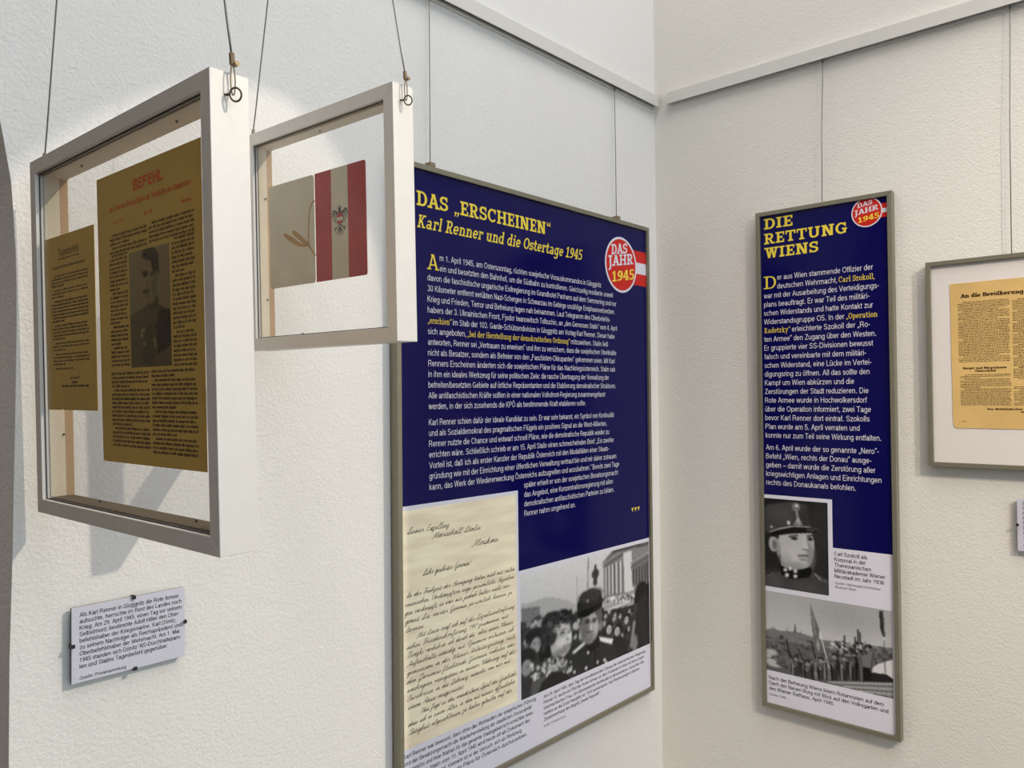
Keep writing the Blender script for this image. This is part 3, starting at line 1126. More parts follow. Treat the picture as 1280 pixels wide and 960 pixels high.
BODY = [
    ('m 1. April 1945, am Ostersonntag, rückten sowjetische Vorauskommandos in Gloggnitz', .0926, .5335),
    ('ein und besetzten den Bahnhof, um die Südbahn zu kontrollieren. Gleichzeitig residierte unweit', .0925, .5743),
    ('davon die faschistische ungarische Exilregierung im Grandhotel Panhans auf dem Semmering und nur', .0660, .5861),
    ('30 Kilometer entfernt verübten Nazi-Schergen in Schwarzau im Gebirge unzählige Endphaseverbrechen.', .0660, .5800),
    ('Krieg und Frieden, Terror und Befreiung lagen nah beisammen. Laut Telegramm des Oberbefehls-', .0660, .5636),
    ('habers der 3. Ukrainischen Front, Fjodor Iwanowitsch Tolbuchin, an „den Genossen Stalin“ vom 4. April', .0660, .5875),
    ('#„erschien“| im Stab der 103. Garde-Schützendivision in Gloggnitz am Vortag Karl Renner. Dieser habe', .0660, .5790),
    ('sich angeboten, |#„bei der Herstellung der demokratischen Ordnung“| mitzuwirken. Stalin ließ', .0660, .5547),
    ('antworten, Renner sei „Vertrauen zu erweisen“ und ihm zu versichern, dass die sowjetischen Streitkräfte', .0660, .5840),
    ('nicht als Besatzer, sondern als Befreier von den „Faschisten-Okkupanten“ gekommen seien. Mit Karl', .0660, .5780),
    ('Renners Erscheinen änderten sich die sowjetischen Pläne für das Nachkriegsösterreich. Stalin sah', .0665, .5792),
    ('in ihm ein ideales Werkzeug für seine politischen Ziele: die rasche Übertragung der Verwaltung der', .0665, .5573),
    ('befreiten/besetzten Gebiete auf örtliche Repräsentanten und die Etablierung demokratischer Strukturen.', .0665, .5810),
    ('Alle antifaschistischen Kräfte sollten in einer nationalen Volksfront-Regierung zusammengefasst', .0665, .5432),
    ('werden, in der sich zusehends die KPÖ als bestimmende Kraft etablieren sollte.', .0665, .4777),
    None,
    ('Karl Renner schien dafür der ideale Kandidat zu sein. Er war sehr bekannt, ein Symbol von Kontinuität', .0668, .5733),
    ('und als Sozialdemokrat des pragmatischen Flügels ein positives Signal an die West-Alliierten.', .0668, .5475),
    ('Renner nutzte die Chance und entwarf schnell Pläne, wie die demokratische Republik wieder zu', .0668, .5551),
    ('errichten wäre. Schließlich schrieb er am 15. April Stalin einen schmeichelnden Brief: „Ein zweiter', .0668, .5722),
    ('Vorteil ist, daß ich als erster Kanzler der Republik Österreich mit den Modalitäten einer Staats-', .0668, .5544),
    ('gründung wie mit der Einrichtung einer öffentlichen Verwaltung vertraut bin und mir daher zutrauen', .0668, .5796),
    ('kann, das Werk der Wiedererweckung Österreichs aufzugreifen und anzubahnen.“ Bereits zwei Tage', .0668, .5898),
    ('später erhielt er von der sowjetischen Besatzungsmacht', .2920, .5854),
    ('das Angebot, eine Konzentrationsregierung mit allen', .2920, .5665),
    ('demokratischen antifaschistischen Parteien zu bilden.', .2920, .5702),
    ('Renner nahm umgehend an.', .2920, .4409),
]


def body_block(lines, v0, step, gap_step, size, y, parent, slab_s=.125, slab_t=.085):
    tx = MB()
    v = v0
    for ln in lines:
        if ln is None:
            v -= gap_step - step
            continue
        s_, a, e = ln
        if '#' not in s_:
            sans(tx, s_, a, e, v, size, y, weight=.080)
        else:
            bits = [q for q in s_.split('|') if q]
            ws = []
            for q in bits:
                wq = sans_width(q.replace('#', '').strip() or q, size)
                ws.append(wq * (1.02 if q[0] == '#' else 1.0))
            space = size * .28
            k = (e - a) / (sum(ws) + space * (len(bits) - 1))
            x = a
            for q, wq in zip(bits, ws):
                if q[0] == '#':
                    hl = MB()
                    slab(hl, q[1:].strip(), x, x + wq * k, v, size * .72, y, s=slab_s, t=slab_t, gap=.03)
                    hl.build('highlighted_text', M_YELLOW, parent)
                else:
                    sans(tx, q.strip(), x, x + wq * k, v, size, y, weight=.080)
                x += (wq + space) * k
        v -= step
    tx.build('body_text', M_WHITEINK, parent, recalc=False)


body_block(BODY, .8534, .01690, .0252, .0137, Y1, sheet)

# badge: red disc on a red-white-red ribbon running off the right edge


def badge(parent, cx, cy, r, right, stripes, y):
    s1, s2 = MB(), MB()
    a, b_, c, d = stripes
    s1.flat([[(cx, a), (right, a), (right, b_), (cx, b_)], [(cx, c), (right, c), (right, d), (cx, d)]], y)
    s2.flat([[(cx, b_), (right, b_), (right, c), (cx, c)]], y)
    s1.build('flag_stripe', M_RED, parent)
    s2.build('flag_stripe', M_WHITEPRINT, parent)
    n = 56
    ring = MB()
    ring.flat([[(cx + r * math.cos(2 * PI * k / n), cy + r * math.sin(2 * PI * k / n)) for k in range(n)]], y - .0002)
    ring.build('badge_rim', M_WHITEPRINT, parent)
    disc = MB()
    q = r * .92
    disc.flat([[(cx + q * math.cos(2 * PI * k / n), cy + q * math.sin(2 * PI * k / n)) for k in range(n)]], y - .0004)
    disc.build('badge_disc', M_RED, parent)


def skew_slab(mb, text, u0, u1, v0, cap, slope, y, **kw):
    tmp = MB()
    slab(tmp, text, u0, u1, v0, cap, y, **kw)
    n = len(mb.v)
    mb.v += [(a, b_, c + (a - u0) * slope) for a, b_, c in tmp.v]
    mb.f += [tuple(n + i for i in f) for f in tmp.f]


badge(sheet, .6055, .9075, .0580, PW - .0075, (.9445, .9195, .8957, .8705), Y1)
t = MB()
skew_slab(t, 'DAS', .5705, .6285, .9250, .0210, .165, Y3 - .0001, s=.2, t=.14)
skew_slab(t, 'JAHR', .5590, .6500, .8990, .0225, .165, Y3 - .0001, s=.2, t=.14)
t.build('badge_lettering', M_WHITEPRINT, sheet)
t = MB()
skew_slab(t, '1945', .5715, .6535, .8688, .0215, .165, Y3 - .0001, s=.2, t=.14)
t.build('badge_date', M_YELLOW, sheet)
t = MB()
for k in range(3):
    u = .6335 + k * .0115
    t.flat([[(u, .3990), (u + .0085, .3990), (u + .0042, .3900)]], Y1)
t.build('arrow_marks', M_YELLOW, sheet)

# facsimile of a handwritten letter
t = MB()
t.flat([[(.0105, .1035), (.2690, .1035), (.2700, .30), (.2690, .4636), (.0120, .4636)]], Y2)
lf = t.build('letter_facsimile', M_LETTER, sheet)
HAND = [('Seiner Exzellenz', .0200, .1080, .4277, .0042), ('Marschall Stalin', .0700, .1800, .4143, .0042), ('Moskau.', .1580, .2230, .3885, .0048),
        ('Sehr geehrter Genosse!', .0510, .1540, .3595, .0042)]
LET = [('In der Frühzeit der Bewegung haben mich mit vielen', .0175, .2640), ('russischen Vorkämpfern enge persönliche Beziehun', .0140, .2620),
       ('gen verknüpft, es war mir jedoch bisher nicht ver-', .0140, .2510), ('gönnt, Sie, werter Genosse persönlich, kennen zu', .0150, .2570),
       ('lernen.', .0160, .0520), ('Mit Lenin traf ich auf der Sozialistenkonferenz', .0370, .2630), ('schen Friedenskonferenz 1917 zusammen, mit', .0170, .2460),
       ('Trotzki verkehrte ich durch die Jahre seines Wiener', .0180, .2580), ('Aufenthalts ständig, mit Rjasanow arbeitete ich', .0180, .2600),
       ('gemeinsam in der Wiener Arbeiterzeitung, viele', .0180, .2640), ('dem Zarismus flüchtende Genossen wohnten oder', .0170, .2640),
       ('nächtigten wenigstens in meiner Wohnung auf der', .0180, .2640), ('Durchreise in die Schweiz, manche von mir mit', .0180, .2500),
       ('einem Passe ausgerüstet.', .0190, .1360), ('Nun fügt es das wunderbare Spiel des Geschicks', .0440, .2650),
       ('dass ich in einem Alter, in dem mit meiner öffentlichen', .0190, .2630), ('Tätigkeit abgeschlossen zu haben glaubte, auf der', .0200, .2540)]
t = MB()
for i, (s_, a, e, v, xh) in enumerate(HAND):
    cursive(t, s_, a, e, v, xh, Y3, seed=i)
for i, (s_, a, e) in enumerate(LET):
    cursive(t, s_, a, e, .3315 - .01300 * i, .0036, Y3, seed=20 + i)
t.build('handwriting', M_BROWNINK, sheet)

CAPL = [('Karl Renner war bewusst, dass ohne das Wohlwollen der sowjetischen Führung', .0102, .3177), ('und der Besatzungsmacht die Wiederherstellung der staatlichen Souveränität', .0102, .3065),
        ('Österreichs und freie Wahlen für das gesamte Staatsgebiet nicht erreichbar seien.', .0102, .3108), ('Der Brief an Stalin vom 15. April 1945 wird heute oft als Dokument der', .0102, .3010),
        ('Unterwerfung gedeutet. Vielmehr ist er der Versuch, sich als Werkzeug', .0102, .2780), ('anzubieten, um die eigenen Pläne für Österreich durchzusetzen.', .0102, .2929)]
CAPR = [('Am 29. April 1945, dem Tag der konstituierenden Sitzung der österreichischen Regierung', .3400, .6790), ('Renner IV, tanzte ein Pilot der Roten Armee vor dem Parlament in Wien mit einer jungen', .3400, .6740),
        ('österreichischen Frau. Um demokratische Kontinuität zu demonstrieren, versuchte man,', .3400, .6760), ('nahtlos an die Erste Republik vor 1933 anzuknüpfen. Karl Renner prägte in diesem', .3400, .6560),
        ('Zusammenhang den Begriff „Zweite Republik“.', .3400, .5150)]
t = MB()
for i, (s_, a, e) in enumerate(CAPL):
    sans(t, s_, a, e, .0902 - .0110 * i, .0093, Y2, weight=.098)
t.build('caption_text', M_BLACKINK, sheet, recalc=False)
t = MB()
for i, (s_, a, e) in enumerate(CAPR):
    sans(t, s_, a, e, .0870 - .0103 * i, .0082, Y2, weight=.098)
t.build('caption_text', M_BLACKINK, sheet, recalc=False)
t = MB()
sans(t, 'Quelle: Privatsammlung', .3395, .4040, .0345, .0058, Y2)
t.build('source_text', M_GREYINK, sheet, recalc=False)

# crowd picture
p = Picture(190, 112, 188)
p.grad(0, .5, 196, 176)
X0 = lambda x: (x - 55) / 738.0
def XY(x, y):
    top = 205 - .2245 * (x - 55); bot = 932 - .434 * (x - 65)
    return (X0(x), (y - top) / (bot - top))
def PL(pts, v, op=1.0): p.poly([XY(*q) for q in pts], v, op)
def EL(x, y, rx, ry, v, soft=.2, op=1.0):
    c = XY(x, y); bot = (932 - .434 * (x - 65)) - (205 - .2245 * (x - 55))
    p.ell(c[0], c[1], rx / 738, ry / bot, v, soft, 0, op)
def LN(x0, y0, x1, y1, w, v, op=1.0):
    a, b_ = XY(x0, y0), XY(x1, y1); p.line(a[0], a[1], b_[0], b_[1], w / 738, v, op)
PL([(60, 375), (95, 370), (200, 345), (300, 375), (340, 400), (340, 520), (60, 520)], 160)
PL([(60, 400), (150, 395), (150, 520), (60, 530)], 118)
for k in range(5):
    LN(62, 415 + k * 22, 148, 408 + k * 22, 3, 92)
LN(343, 240, 345, 400, 3, 150); LN(410, 125, 404, 305, 3.2, 110)
EL(450, 225, 18, 34, 62); EL(450, 182, 7, 12, 58); EL(448, 270, 12, 24, 66); LN(432, 215, 432, 240, 4, 70); LN(468, 205, 466, 230, 4, 70)
PL([(495, 155), (560, 85), (640, 60), (795, 30), (795, 330), (660, 350), (500, 370)], 128)
PL([(500, 160), (565, 92), (640, 70), (795, 45), (795, 62), (640, 88), (560, 112)], 84)
PL([(505, 172), (640, 92), (640, 112), (505, 190)], 96)
for k in range(7):
    x = 508 + k * 19 + k * k * .9
    PL([(x, 190 - k * 9), (x + 9 + k, 184 - k * 9), (x + 9 + k, 345 - k * 3), (x, 350 - k * 3)], 186)
    PL([(x + 10 + k, 184 - k * 9), (x + 15 + k, 181 - k * 9), (x + 15 + k, 345), (x + 10 + k, 348)], 70)
PL([(622, 105), (675, 92), (690, 320), (628, 335)], 196)
PL([(672, 160), (795, 95), (795, 280), (680, 300)], 112)
for k in range(6):
    x = 684 + k * 19
    PL([(x, 205 - k * 9), (x + 8, 200 - k * 9), (x + 8, 285), (x, 288)], 66)
LN(668, 168, 795, 100, 4, 180); LN(672, 188, 795, 122, 3, 72)
PL([(495, 380), (700, 320), (795, 300), (795, 400), (500, 450)], 150)
LN(500, 445, 700, 368, 8, 205); LN(500, 412, 690, 345, 4, 176)
rs = random.Random(3)
for k in range(60):
    x = rs.uniform(500, 700); EL(x, rs.uniform(345, 372) - (x - 500) * .08 + 20, 6, 9, rs.choice((70, 110, 205, 220)))
PL([(55, 520), (170, 500), (340, 470), (500, 440), (700, 400), (795, 380), (795, 950), (55, 950)], 56)
for k in range(170):
    x = rs.uniform(60, 790); y = rs.uniform(440, 600) + max(0, 300 - x) * .12
    EL(x, y, rs.uniform(8, 14), rs.uniform(14, 22), rs.choice((38, 48, 70, 110, 150, 170, 60)), .5)
for x, y, rr in ((530, 548, 20), (580, 558, 20), (640, 492, 17), (600, 470, 12), (568, 462, 10), (690, 420, 10), (660, 440, 10), (510, 470, 11)):
    EL(x, y - rr * .7, rr * 1.3, rr * 1.6, 34); EL(x - 2, y, rr * .85, rr * 1.3, 176); EL(x - 6, y - 4, 4, 4, 80); EL(x + 6, y - 4, 4, 4, 80); LN(x - 6, y + 12, x + 5, y + 12, 3, 100)
PL([(540, 620), (600, 580), (650, 620), (660, 720), (540, 720)], 44)
PL([(700, 330), (740, 290), (795, 278), (795, 640), (650, 680), (640, 640), (670, 480)], 40)
EL(740, 340, 46, 70, 34); EL(760, 480, 60, 150, 46); LN(700, 400, 655, 660, 16, 62); LN(690, 500, 668, 640, 12, 150, .8)
EL(690, 620, 20, 50, 120, .6)
# people on the left edge
EL(120, 560, 44, 40, 40); EL(128, 622, 26, 46, 142); EL(120, 612, 5, 5, 70); EL(140, 612, 4, 5, 80); EL(85, 690, 44, 50, 44); EL(82, 750, 26, 48, 132); EL(88, 745, 6, 5, 66)
# officer
PL([(318, 950), (310, 740), (318, 670), (385, 615), (470, 590), (548, 610), (580, 700), (570, 950)], 52)
PL([(385, 612), (470, 585), (470, 640), (420, 680), (385, 650)], 38)
LN(325, 675, 386, 622, 13, 205); PL([(468, 590), (552, 600), (544, 634), (470, 612)], 214)
EL(415, 535, 52, 92, 158, .2); EL(388, 540, 26, 80, 104, .5, .75); EL(400, 590, 36, 24, 118, .6)
EL(402, 500, 14, 6, 58); EL(440, 494, 11, 6, 66); EL(424, 530, 9, 22, 184, .6); LN(396, 562, 436, 555, 4.5, 74); LN(430, 532, 432, 540, 5, 90)
EL(476, 520, 14, 34, 120, .3); PL([(438, 440), (485, 415), (490, 470), (470, 520), (455, 470)], 92)
PL([(345, 475), (342, 400), (370, 335), (430, 305), (478, 320), (494, 380), (484, 420), (420, 455)], 44)
EL(420, 350, 66, 38, 62, .5); PL([(345, 470), (420, 440), (482, 405), (480, 392), (345, 450)], 30); PL([(348, 478), (400, 470), (450, 440), (470, 425), (440, 430), (360, 460)], 24)
EL(403, 380, 6, 9, 150)
for x, y in ((402, 680), (455, 735), (498, 722), (508, 735), (390, 770), (325, 790)):
    EL(x, y, 7, 9, 214)
LN(440, 640, 455, 850, 4, 36)
# woman
EL(212, 545, 66, 108, 46, .2); EL(258, 462, 46, 38, 38, .3); EL(205, 480, 50, 46, 52, .3); EL(178, 660, 36, 70, 38)
EL(256, 600, 58, 104, 180, .12); EL(232, 610, 30, 90, 150, .6, .6); EL(300, 590, 10, 18, 190, .3)
EL(205, 560, 30, 70, 56, .25); EL(262, 560, 14, 6, 76); EL(298, 556, 9, 5, 84); LN(246, 545, 280, 540, 3.5, 90); LN(268, 638, 305, 626, 5, 92); EL(290, 596, 8, 5, 120); EL(252, 672, 44, 20, 128, .6)
EL(216, 512, 30, 22, 52, .6, .8); EL(258, 528, 40, 26, 176, .8, .8)
for k in range(46):
    a = rs.uniform(0, 2 * PI); q = rs.uniform(.3, 1.0)
    EL(232 + 74 * q * math.cos(a), 478 + 46 * q * math.sin(a), rs.uniform(5, 12), rs.uniform(5, 10), rs.choice((58, 74, 92, 30, 40)), .8, .8)
for k in range(14):
    EL(178 + rs.uniform(-22, 16), rs.uniform(540, 690), 8, 18, rs.choice((34, 52, 66)), .8, .8)
EL(262, 572, 20, 10, 140, .9, .7); EL(262, 560, 13, 6, 66, .4); EL(298, 556, 9, 5, 74, .4); LN(244, 544, 280, 538, 3.5, 84); LN(290, 540, 308, 540, 3, 90)
EL(252, 615, 24, 24, 196, .9, .8); EL(286, 640, 20, 7, 92, .4); EL(286, 637, 15, 3.5, 206, .5); EL(300, 575, 5, 18, 206, .6); LN(291, 600, 302, 600, 3, 110)
EL(388, 505, 22, 16, 96, .8, .8); EL(436, 498, 18, 14, 112, .8, .8); EL(400, 503, 12, 6, 46, .4); EL(440, 497, 10, 6, 52, .4); LN(384, 492, 414, 488, 4, 52); LN(430, 484, 454, 482, 4, 60)
EL(446, 535, 20, 26, 172, .9, .7); EL(380, 560, 16, 40, 92, .9, .6); LN(398, 563, 432, 557, 4, 62); EL(414, 572, 20, 5, 132, .6); EL(412, 610, 26, 10, 98, .7, .7)
PL([(95, 950), (110, 800), (170, 705), (250, 690), (310, 740), (325, 850), (325, 950)], 84)
for k in range(120):
    x = rs.uniform(105, 310); y = rs.uniform(705, 800) + abs(x - 215) * .25
    EL(x, y, rs.uniform(4, 11), rs.uniform(6, 16), rs.choice((46, 60, 170, 196, 150)), .6)
PL([(120, 960), (150, 850), (205, 780), (290, 800), (320, 870), (320, 960)], 44)
p.blur(1); p.noise(4)
p.a = (p.a - 40) * 1.2 + 34
p.build('crowd_picture', .2790, .1010, .6980, .3205, Y2, sheet)

# ---- narrow panel on the right wall --------------------------------------------------
QW, QH = 0.2592, 0.9912
panel2 = empty('exhibition_panel', (0.24417, 0, 0.99745), RIGHT)
tag(panel2, 'narrow blue exhibition panel with soldier portrait print on the right wall', 'exhibition panel', 'framed blue exhibition panels')
frame_parts(panel2, QW, QH, .0085, .020, M_ALU)
sheet2 = MB()
sheet2.box(.006, QW - .006, YS, -.008, .006, QH - .006)
sheet2 = sheet2.build('printed_sheet', M_BLUE, panel2)
wf = MB()
wf.flat([[(.0075, .0075), (QW - .0075, .0075), (QW - .0075, .3325), (.1428, .3325), (.1428, .4236), (.0075, .4236)]], Y1)
wf.build('white_field', M_WHITEPRINT, sheet2)
t = MB()
slab(t, 'DIE', .0162, .0745, .9563, .0212, Y1, s=.185, t=.14, gap=.08)
slab(t, 'RETTUNG', .0162, .1785, .9263, .0212, Y1, s=.185, t=.14, gap=.08)
slab(t, 'WIENS', .0162, .1245, .8978, .0212, Y1, s=.185, t=.14, gap=.08)
t.build('heading_lettering', M_YELLOW, sheet2)
t = MB()
slab(t, 'D', .0140, .0395, .8362, .0250, Y1, s=.13, t=.085)
t.build('initial_letter', M_YELLOW, sheet2)
BODY2 = [('er aus Wien stammende Offizier der', .0419, .2239), ('deutschen Wehrmacht, |#Carl Szokoll,', .0417, .2261), ('war mit der Ausarbeitung des Verteidigungs-', .0139, .2335),
         ('plans beauftragt. Er war Teil des militäri-', .0139, .2168), ('schen Widerstands und hatte Kontakt zur', .0136, .2228), ('Widerstandsgruppe O5. In der |#„Operation', .0135, .2302),
         ('#Radetzky“| erleichterte Szokoll der „Ro-', .0134, .2170), ('ten Armee“ den Zugang über den Westen.', .0133, .2272), ('Er gruppierte vier SS-Divisionen bewusst', .0132, .2217),
         ('falsch und vereinbarte mit dem militäri-', .0132, .2091), ('schen Widerstand, eine Lücke im Vertei-', .0132, .2183), ('digungsring zu öffnen. All das sollte den', .0132, .2146),
         ('Kampf um Wien abkürzen und die', .0132, .1869), ('Zerstörungen der Stadt reduzieren. Die', .0132, .2124), ('Rote Armee wurde in Hochwolkersdorf', .0132, .2093),
         ('über die Operation informiert, zwei Tage', .0132, .2161), ('bevor Karl Renner dort eintraf. Szokolls', .0132, .2135), ('Plan wurde am 5. April verraten und', .0133, .1954),
         ('konnte nur zum Teil seine Wirkung entfalten.', .0133, .2328), None, ('Am 6. April wurde der so genannte „Nero“-', .0134, .2286),
         ('Befehl „Wien, rechts der Donau“ ausge-', .0133, .2152), ('geben – damit wurde die Zerstörung aller', .0132, .2223), ('kriegswichtigen Anlagen und Einrichtungen', .0132, .2322),
         ('rechts des Donaukanals befohlen.', .0130, .1867)]
body_block(BODY2, .8523, .01748, .0243, .0145, Y1, sheet2)
badge(sheet2, .2145, .9594, .0275, QW - .0075, (.9713, .9622, .9543, .9458), Y1)
t = MB()
skew_slab(t, 'DAS', .1977, .2248, .9690, .0082, .14, Y3 - .0001, s=.2, t=.14)
skew_slab(t, 'JAHR', .1925, .2350, .9555, .0096, .14, Y3 - .0001, s=.2, t=.14)
t.build('badge_lettering', M_WHITEPRINT, sheet2)
t = MB()
skew_slab(t, '1945', .1986, .2365, .9412, .0098, .14, Y3 - .0001, s=.2, t=.14)
t.build('badge_date', M_YELLOW, sheet2)
t = MB()
for i, (s_, e) in enumerate((('Carl Szokoll als', .2051), ('Korporal in der', .2024), ('Theresianischen', .2117), ('Militärakademie Wiener', .2360), ('Neustadt im Jahr 1936', .2339))):
    sans(t, s_, .1453, e, .3184 - .01058 * i, .0103, Y2, weight=.1)
t.build('caption_text', M_BLACKINK, sheet2, recalc=False)
t = MB()
for i, (s_, e) in enumerate((('Nach der Befreiung Wiens feiern Rotarmisten auf dem', .2299), ('Dach der Neuen Burg mit Blick auf den Volksgarten und', .2374), ('des Wiener Rathaus, April 1945.', .1411))):
    sans(t, s_, .0131, e, .0556 - .0106 * i, .0100, Y2, weight=.1)
t.build('caption_text', M_BLACKINK, sheet2, recalc=False)
t = MB()
sans(t, 'Quelle: Heeresgeschichtliches', .1462, .2274, .2648, .0066, Y2)
sans(t, 'Museum Wien', .1462, .1839, .2572, .0066, Y2)
t.build('source_text', M_GREYINK, sheet2, recalc=False)
t = MB()
sans(t, 'Quelle: ÖNB', .0129, .0476, .0236, .0066, Y2)
t.build('source_text', M_GREYINK, sheet2, recalc=False)

# portrait of a young man in a tall cap
p = Picture(110, 152, 36)
X0 = lambda x: (x - 37) / 588.0
def XY(x, y):
    top = 18 + .0855 * (x - 35); bot = 828 + .156 * (x - 42)
    return (X0(x), (y - top) / (bot - top))
def EL(x, y, rx, ry, v, soft=.2, op=1.0, rot=0.0):
    c = XY(x, y); p.ell(c[0], c[1], rx / 588, ry / 830, v, soft, rot, op)
def LN(x0, y0, x1, y1, w, v, op=1.0):
    a, b_ = XY(x0, y0), XY(x1, y1); p.line(a[0], a[1], b_[0], b_[1], w / 588, v, op)
p.grad(0, 1, 34, 44)
EL(560, 300, 120, 300, 48, 1.2)
PL([(40, 960), (40, 745), (120, 715), (190, 685), (480, 690), (540, 730), (640, 785), (640, 960)], 66)
EL(120, 820, 90, 110, 78, 1.0); EL(400, 860, 120, 70, 74, 1.0)
LN(505, 722, 560, 780, 9, 120); LN(560, 780, 632, 790, 6, 90); LN(45, 745, 120, 712, 5, 100)
PL([(185, 560), (450, 560), (465, 690), (300, 710), (195, 660)], 128)
PL([(160, 365), (300, 350), (480, 345), (500, 420), (502, 480), (492, 560), (470, 630), (430, 664), (380, 668), (300, 650), (225, 605), (185, 540)], 172)
EL(300, 560, 90, 90, 184, 1.2, .8); EL(470, 560, 40, 110, 120, .9, .7); EL(330, 640, 90, 30, 130, .9, .6); EL(240, 590, 50, 60, 150, 1.0, .6)
EL(122, 440, 46, 76, 158, .2); EL(132, 450, 22, 46, 106, .5); EL(170, 500, 20, 60, 140, .8)
PL([(85, 350), (180, 350), (172, 400), (120, 376), (90, 380)], 48)
EL(318, 392, 34, 17, 70, .4); EL(318, 398, 12, 9, 30, .4); LN(270, 376, 350, 366, 8, 88); EL(466, 400, 24, 17, 62, .4); EL(464, 404, 9, 8, 28); LN(440, 374, 486, 366, 8, 72)
PL([(398, 380), (425, 385), (452, 470), (440, 496), (392, 498), (380, 470)], 182, .8); EL(432, 478, 18, 14, 186, .8); LN(438, 400, 456, 480, 8, 118, .8); EL(420, 496, 34, 7, 112, .5)
LN(350, 554, 395, 550, 6, 76); LN(395, 550, 442, 556, 6, 76); EL(398, 574, 36, 10, 150, .6); EL(396, 592, 36, 7, 128, .7)
PL([(182, 640), (225, 660), (300, 682), (380, 680), (462, 655), (480, 700), (455, 748), (340, 768), (250, 760), (190, 720)], 18)
for x, y in ((232, 682), (246, 732), (324, 694), (324, 742)):
    for k in range(6):
        LN(x, y, x + 20 * math.cos(k * PI / 3 + .5), y + 20 * math.sin(k * PI / 3 + .5), 5, 214)
PL([(262, 655), (290, 655), (285, 690), (265, 688)], 196)
PL([(44, 115), (60, 85), (250, 62), (330, 55), (440, 90), (470, 285), (300, 290), (95, 345), (44, 330)], 66)
EL(200, 160, 110, 70, 78, 1.2, .8); EL(430, 200, 50, 100, 50, .9, .7)
PL([(80, 345), (130, 318), (300, 286), (480, 296), (540, 320), (520, 340), (330, 340), (250, 356), (100, 372)], 24)
LN(90, 332, 180, 305, 6, 150); LN(180, 305, 300, 284, 6, 170); LN(300, 284, 470, 290, 5, 150); LN(470, 290, 540, 318, 4, 80); EL(470, 318, 50, 12, 70, .7)
EL(338, 106, 38, 40, 112, .25); EL(345, 94, 15, 14, 200, .6); LN(345, 145, 352, 200, 10, 150); LN(352, 200, 362, 272, 14, 128)
for dx in (-40, -20, 0, 20, 36):
    LN(358, 200, 358 + dx, 272, 5, 160)
EL(105, 286, 14, 14, 150, .4); EL(268, 250, 16, 20, 190, .4)
p.blur(2); p.noise(3.5)
p.a = (p.a - 40) * 1.14 + 34
p.build('portrait_picture', .0082, .2404, .1343, .4165, Y2, sheet2)

# soldiers on a roof
p = Picture(190, 126, 168)
X0 = lambda x: (x - 42) / 1016.0
def XY(x, y):
    top = 20 + .202 * (x - 40); bot = 690 + .2315 * (x - 45)
    return (X0(x), (y - top) / (bot - top))
def EL(x, y, rx, ry, v, soft=.2, op=1.0, rot=0.0):
    c = XY(x, y); p.ell(c[0], c[1], rx / 1016, ry / 680, v, soft, rot, op)
def LN(x0, y0, x1, y1, w, v, op=1.0):
    a, b_ = XY(x0, y0), XY(x1, y1); p.line(a[0], a[1], b_[0], b_[1], w / 1016, v, op)
p.grad(0, .6, 158, 178)
EL(700, 250, 260, 120, 146, 1.4, .8)
PL([(40, 350), (90, 345), (130, 350), (150, 365), (240, 370), (330, 385), (400, 410), (520, 450), (700, 470), (1060, 520), (1060, 930), (40, 930)], 112)
PL([(40, 440), (300, 470), (600, 520), (1060, 540), (1060, 930), (40, 930)], 92)
PL([(283, 390), (288, 330), (294, 296), (300, 330), (306, 392)], 96); LN(228, 345, 228, 385, 4, 100); LN(345, 375, 345, 400, 4, 100); LN(100, 335, 100, 355, 6, 104); LN(120, 335, 120, 358, 4, 104)
rs = random.Random(5)
for k in range(260):
    x = rs.uniform(45, 1050); y = rs.uniform(400, 620) + (x - 45) * .12
    EL(x, y, rs.uniform(8, 26), rs.uniform(6, 16), rs.choice((60, 74, 88, 104, 120)), .7, .8)
for x, y, rx, ry in ((85, 545, 55, 26), (80, 620, 60, 22), (110, 655, 60, 14), (60, 575, 30, 16)):
    EL(x, y, rx, ry, 168, .7)
for k in range(26):
    EL(rs.uniform(580, 720), rs.uniform(455, 520), 12, 10, rs.choice((176, 150, 90, 196)), .6)
PL([(880, 700), (940, 650), (1060, 610), (1060, 780), (900, 780)], 194)
for k in range(7):
    EL(150 + k * 18, 640 + k * 9, 22, 16, rs.choice((70, 84)), .6)
# flags and pole
PL([(425, 150), (452, 230), (500, 370), (490, 420), (508, 500), (488, 575), (462, 520), (445, 430), (432, 300)], 98)
PL([(432, 180), (460, 260), (470, 420), (452, 400)], 120); PL([(476, 430), (500, 480), (490, 560), (470, 500)], 140)
LN(425, 150, 498, 380, 3.5, 112); LN(498, 380, 596, 780, 6, 200)
PL([(962, 222), (994, 222), (1004, 430), (985, 425), (968, 360)], 70); LN(992, 220, 1000, 720, 4, 84); PL([(966, 230), (978, 230), (990, 400), (978, 400)], 44); EL(994, 445, 12, 14, 180, .5)
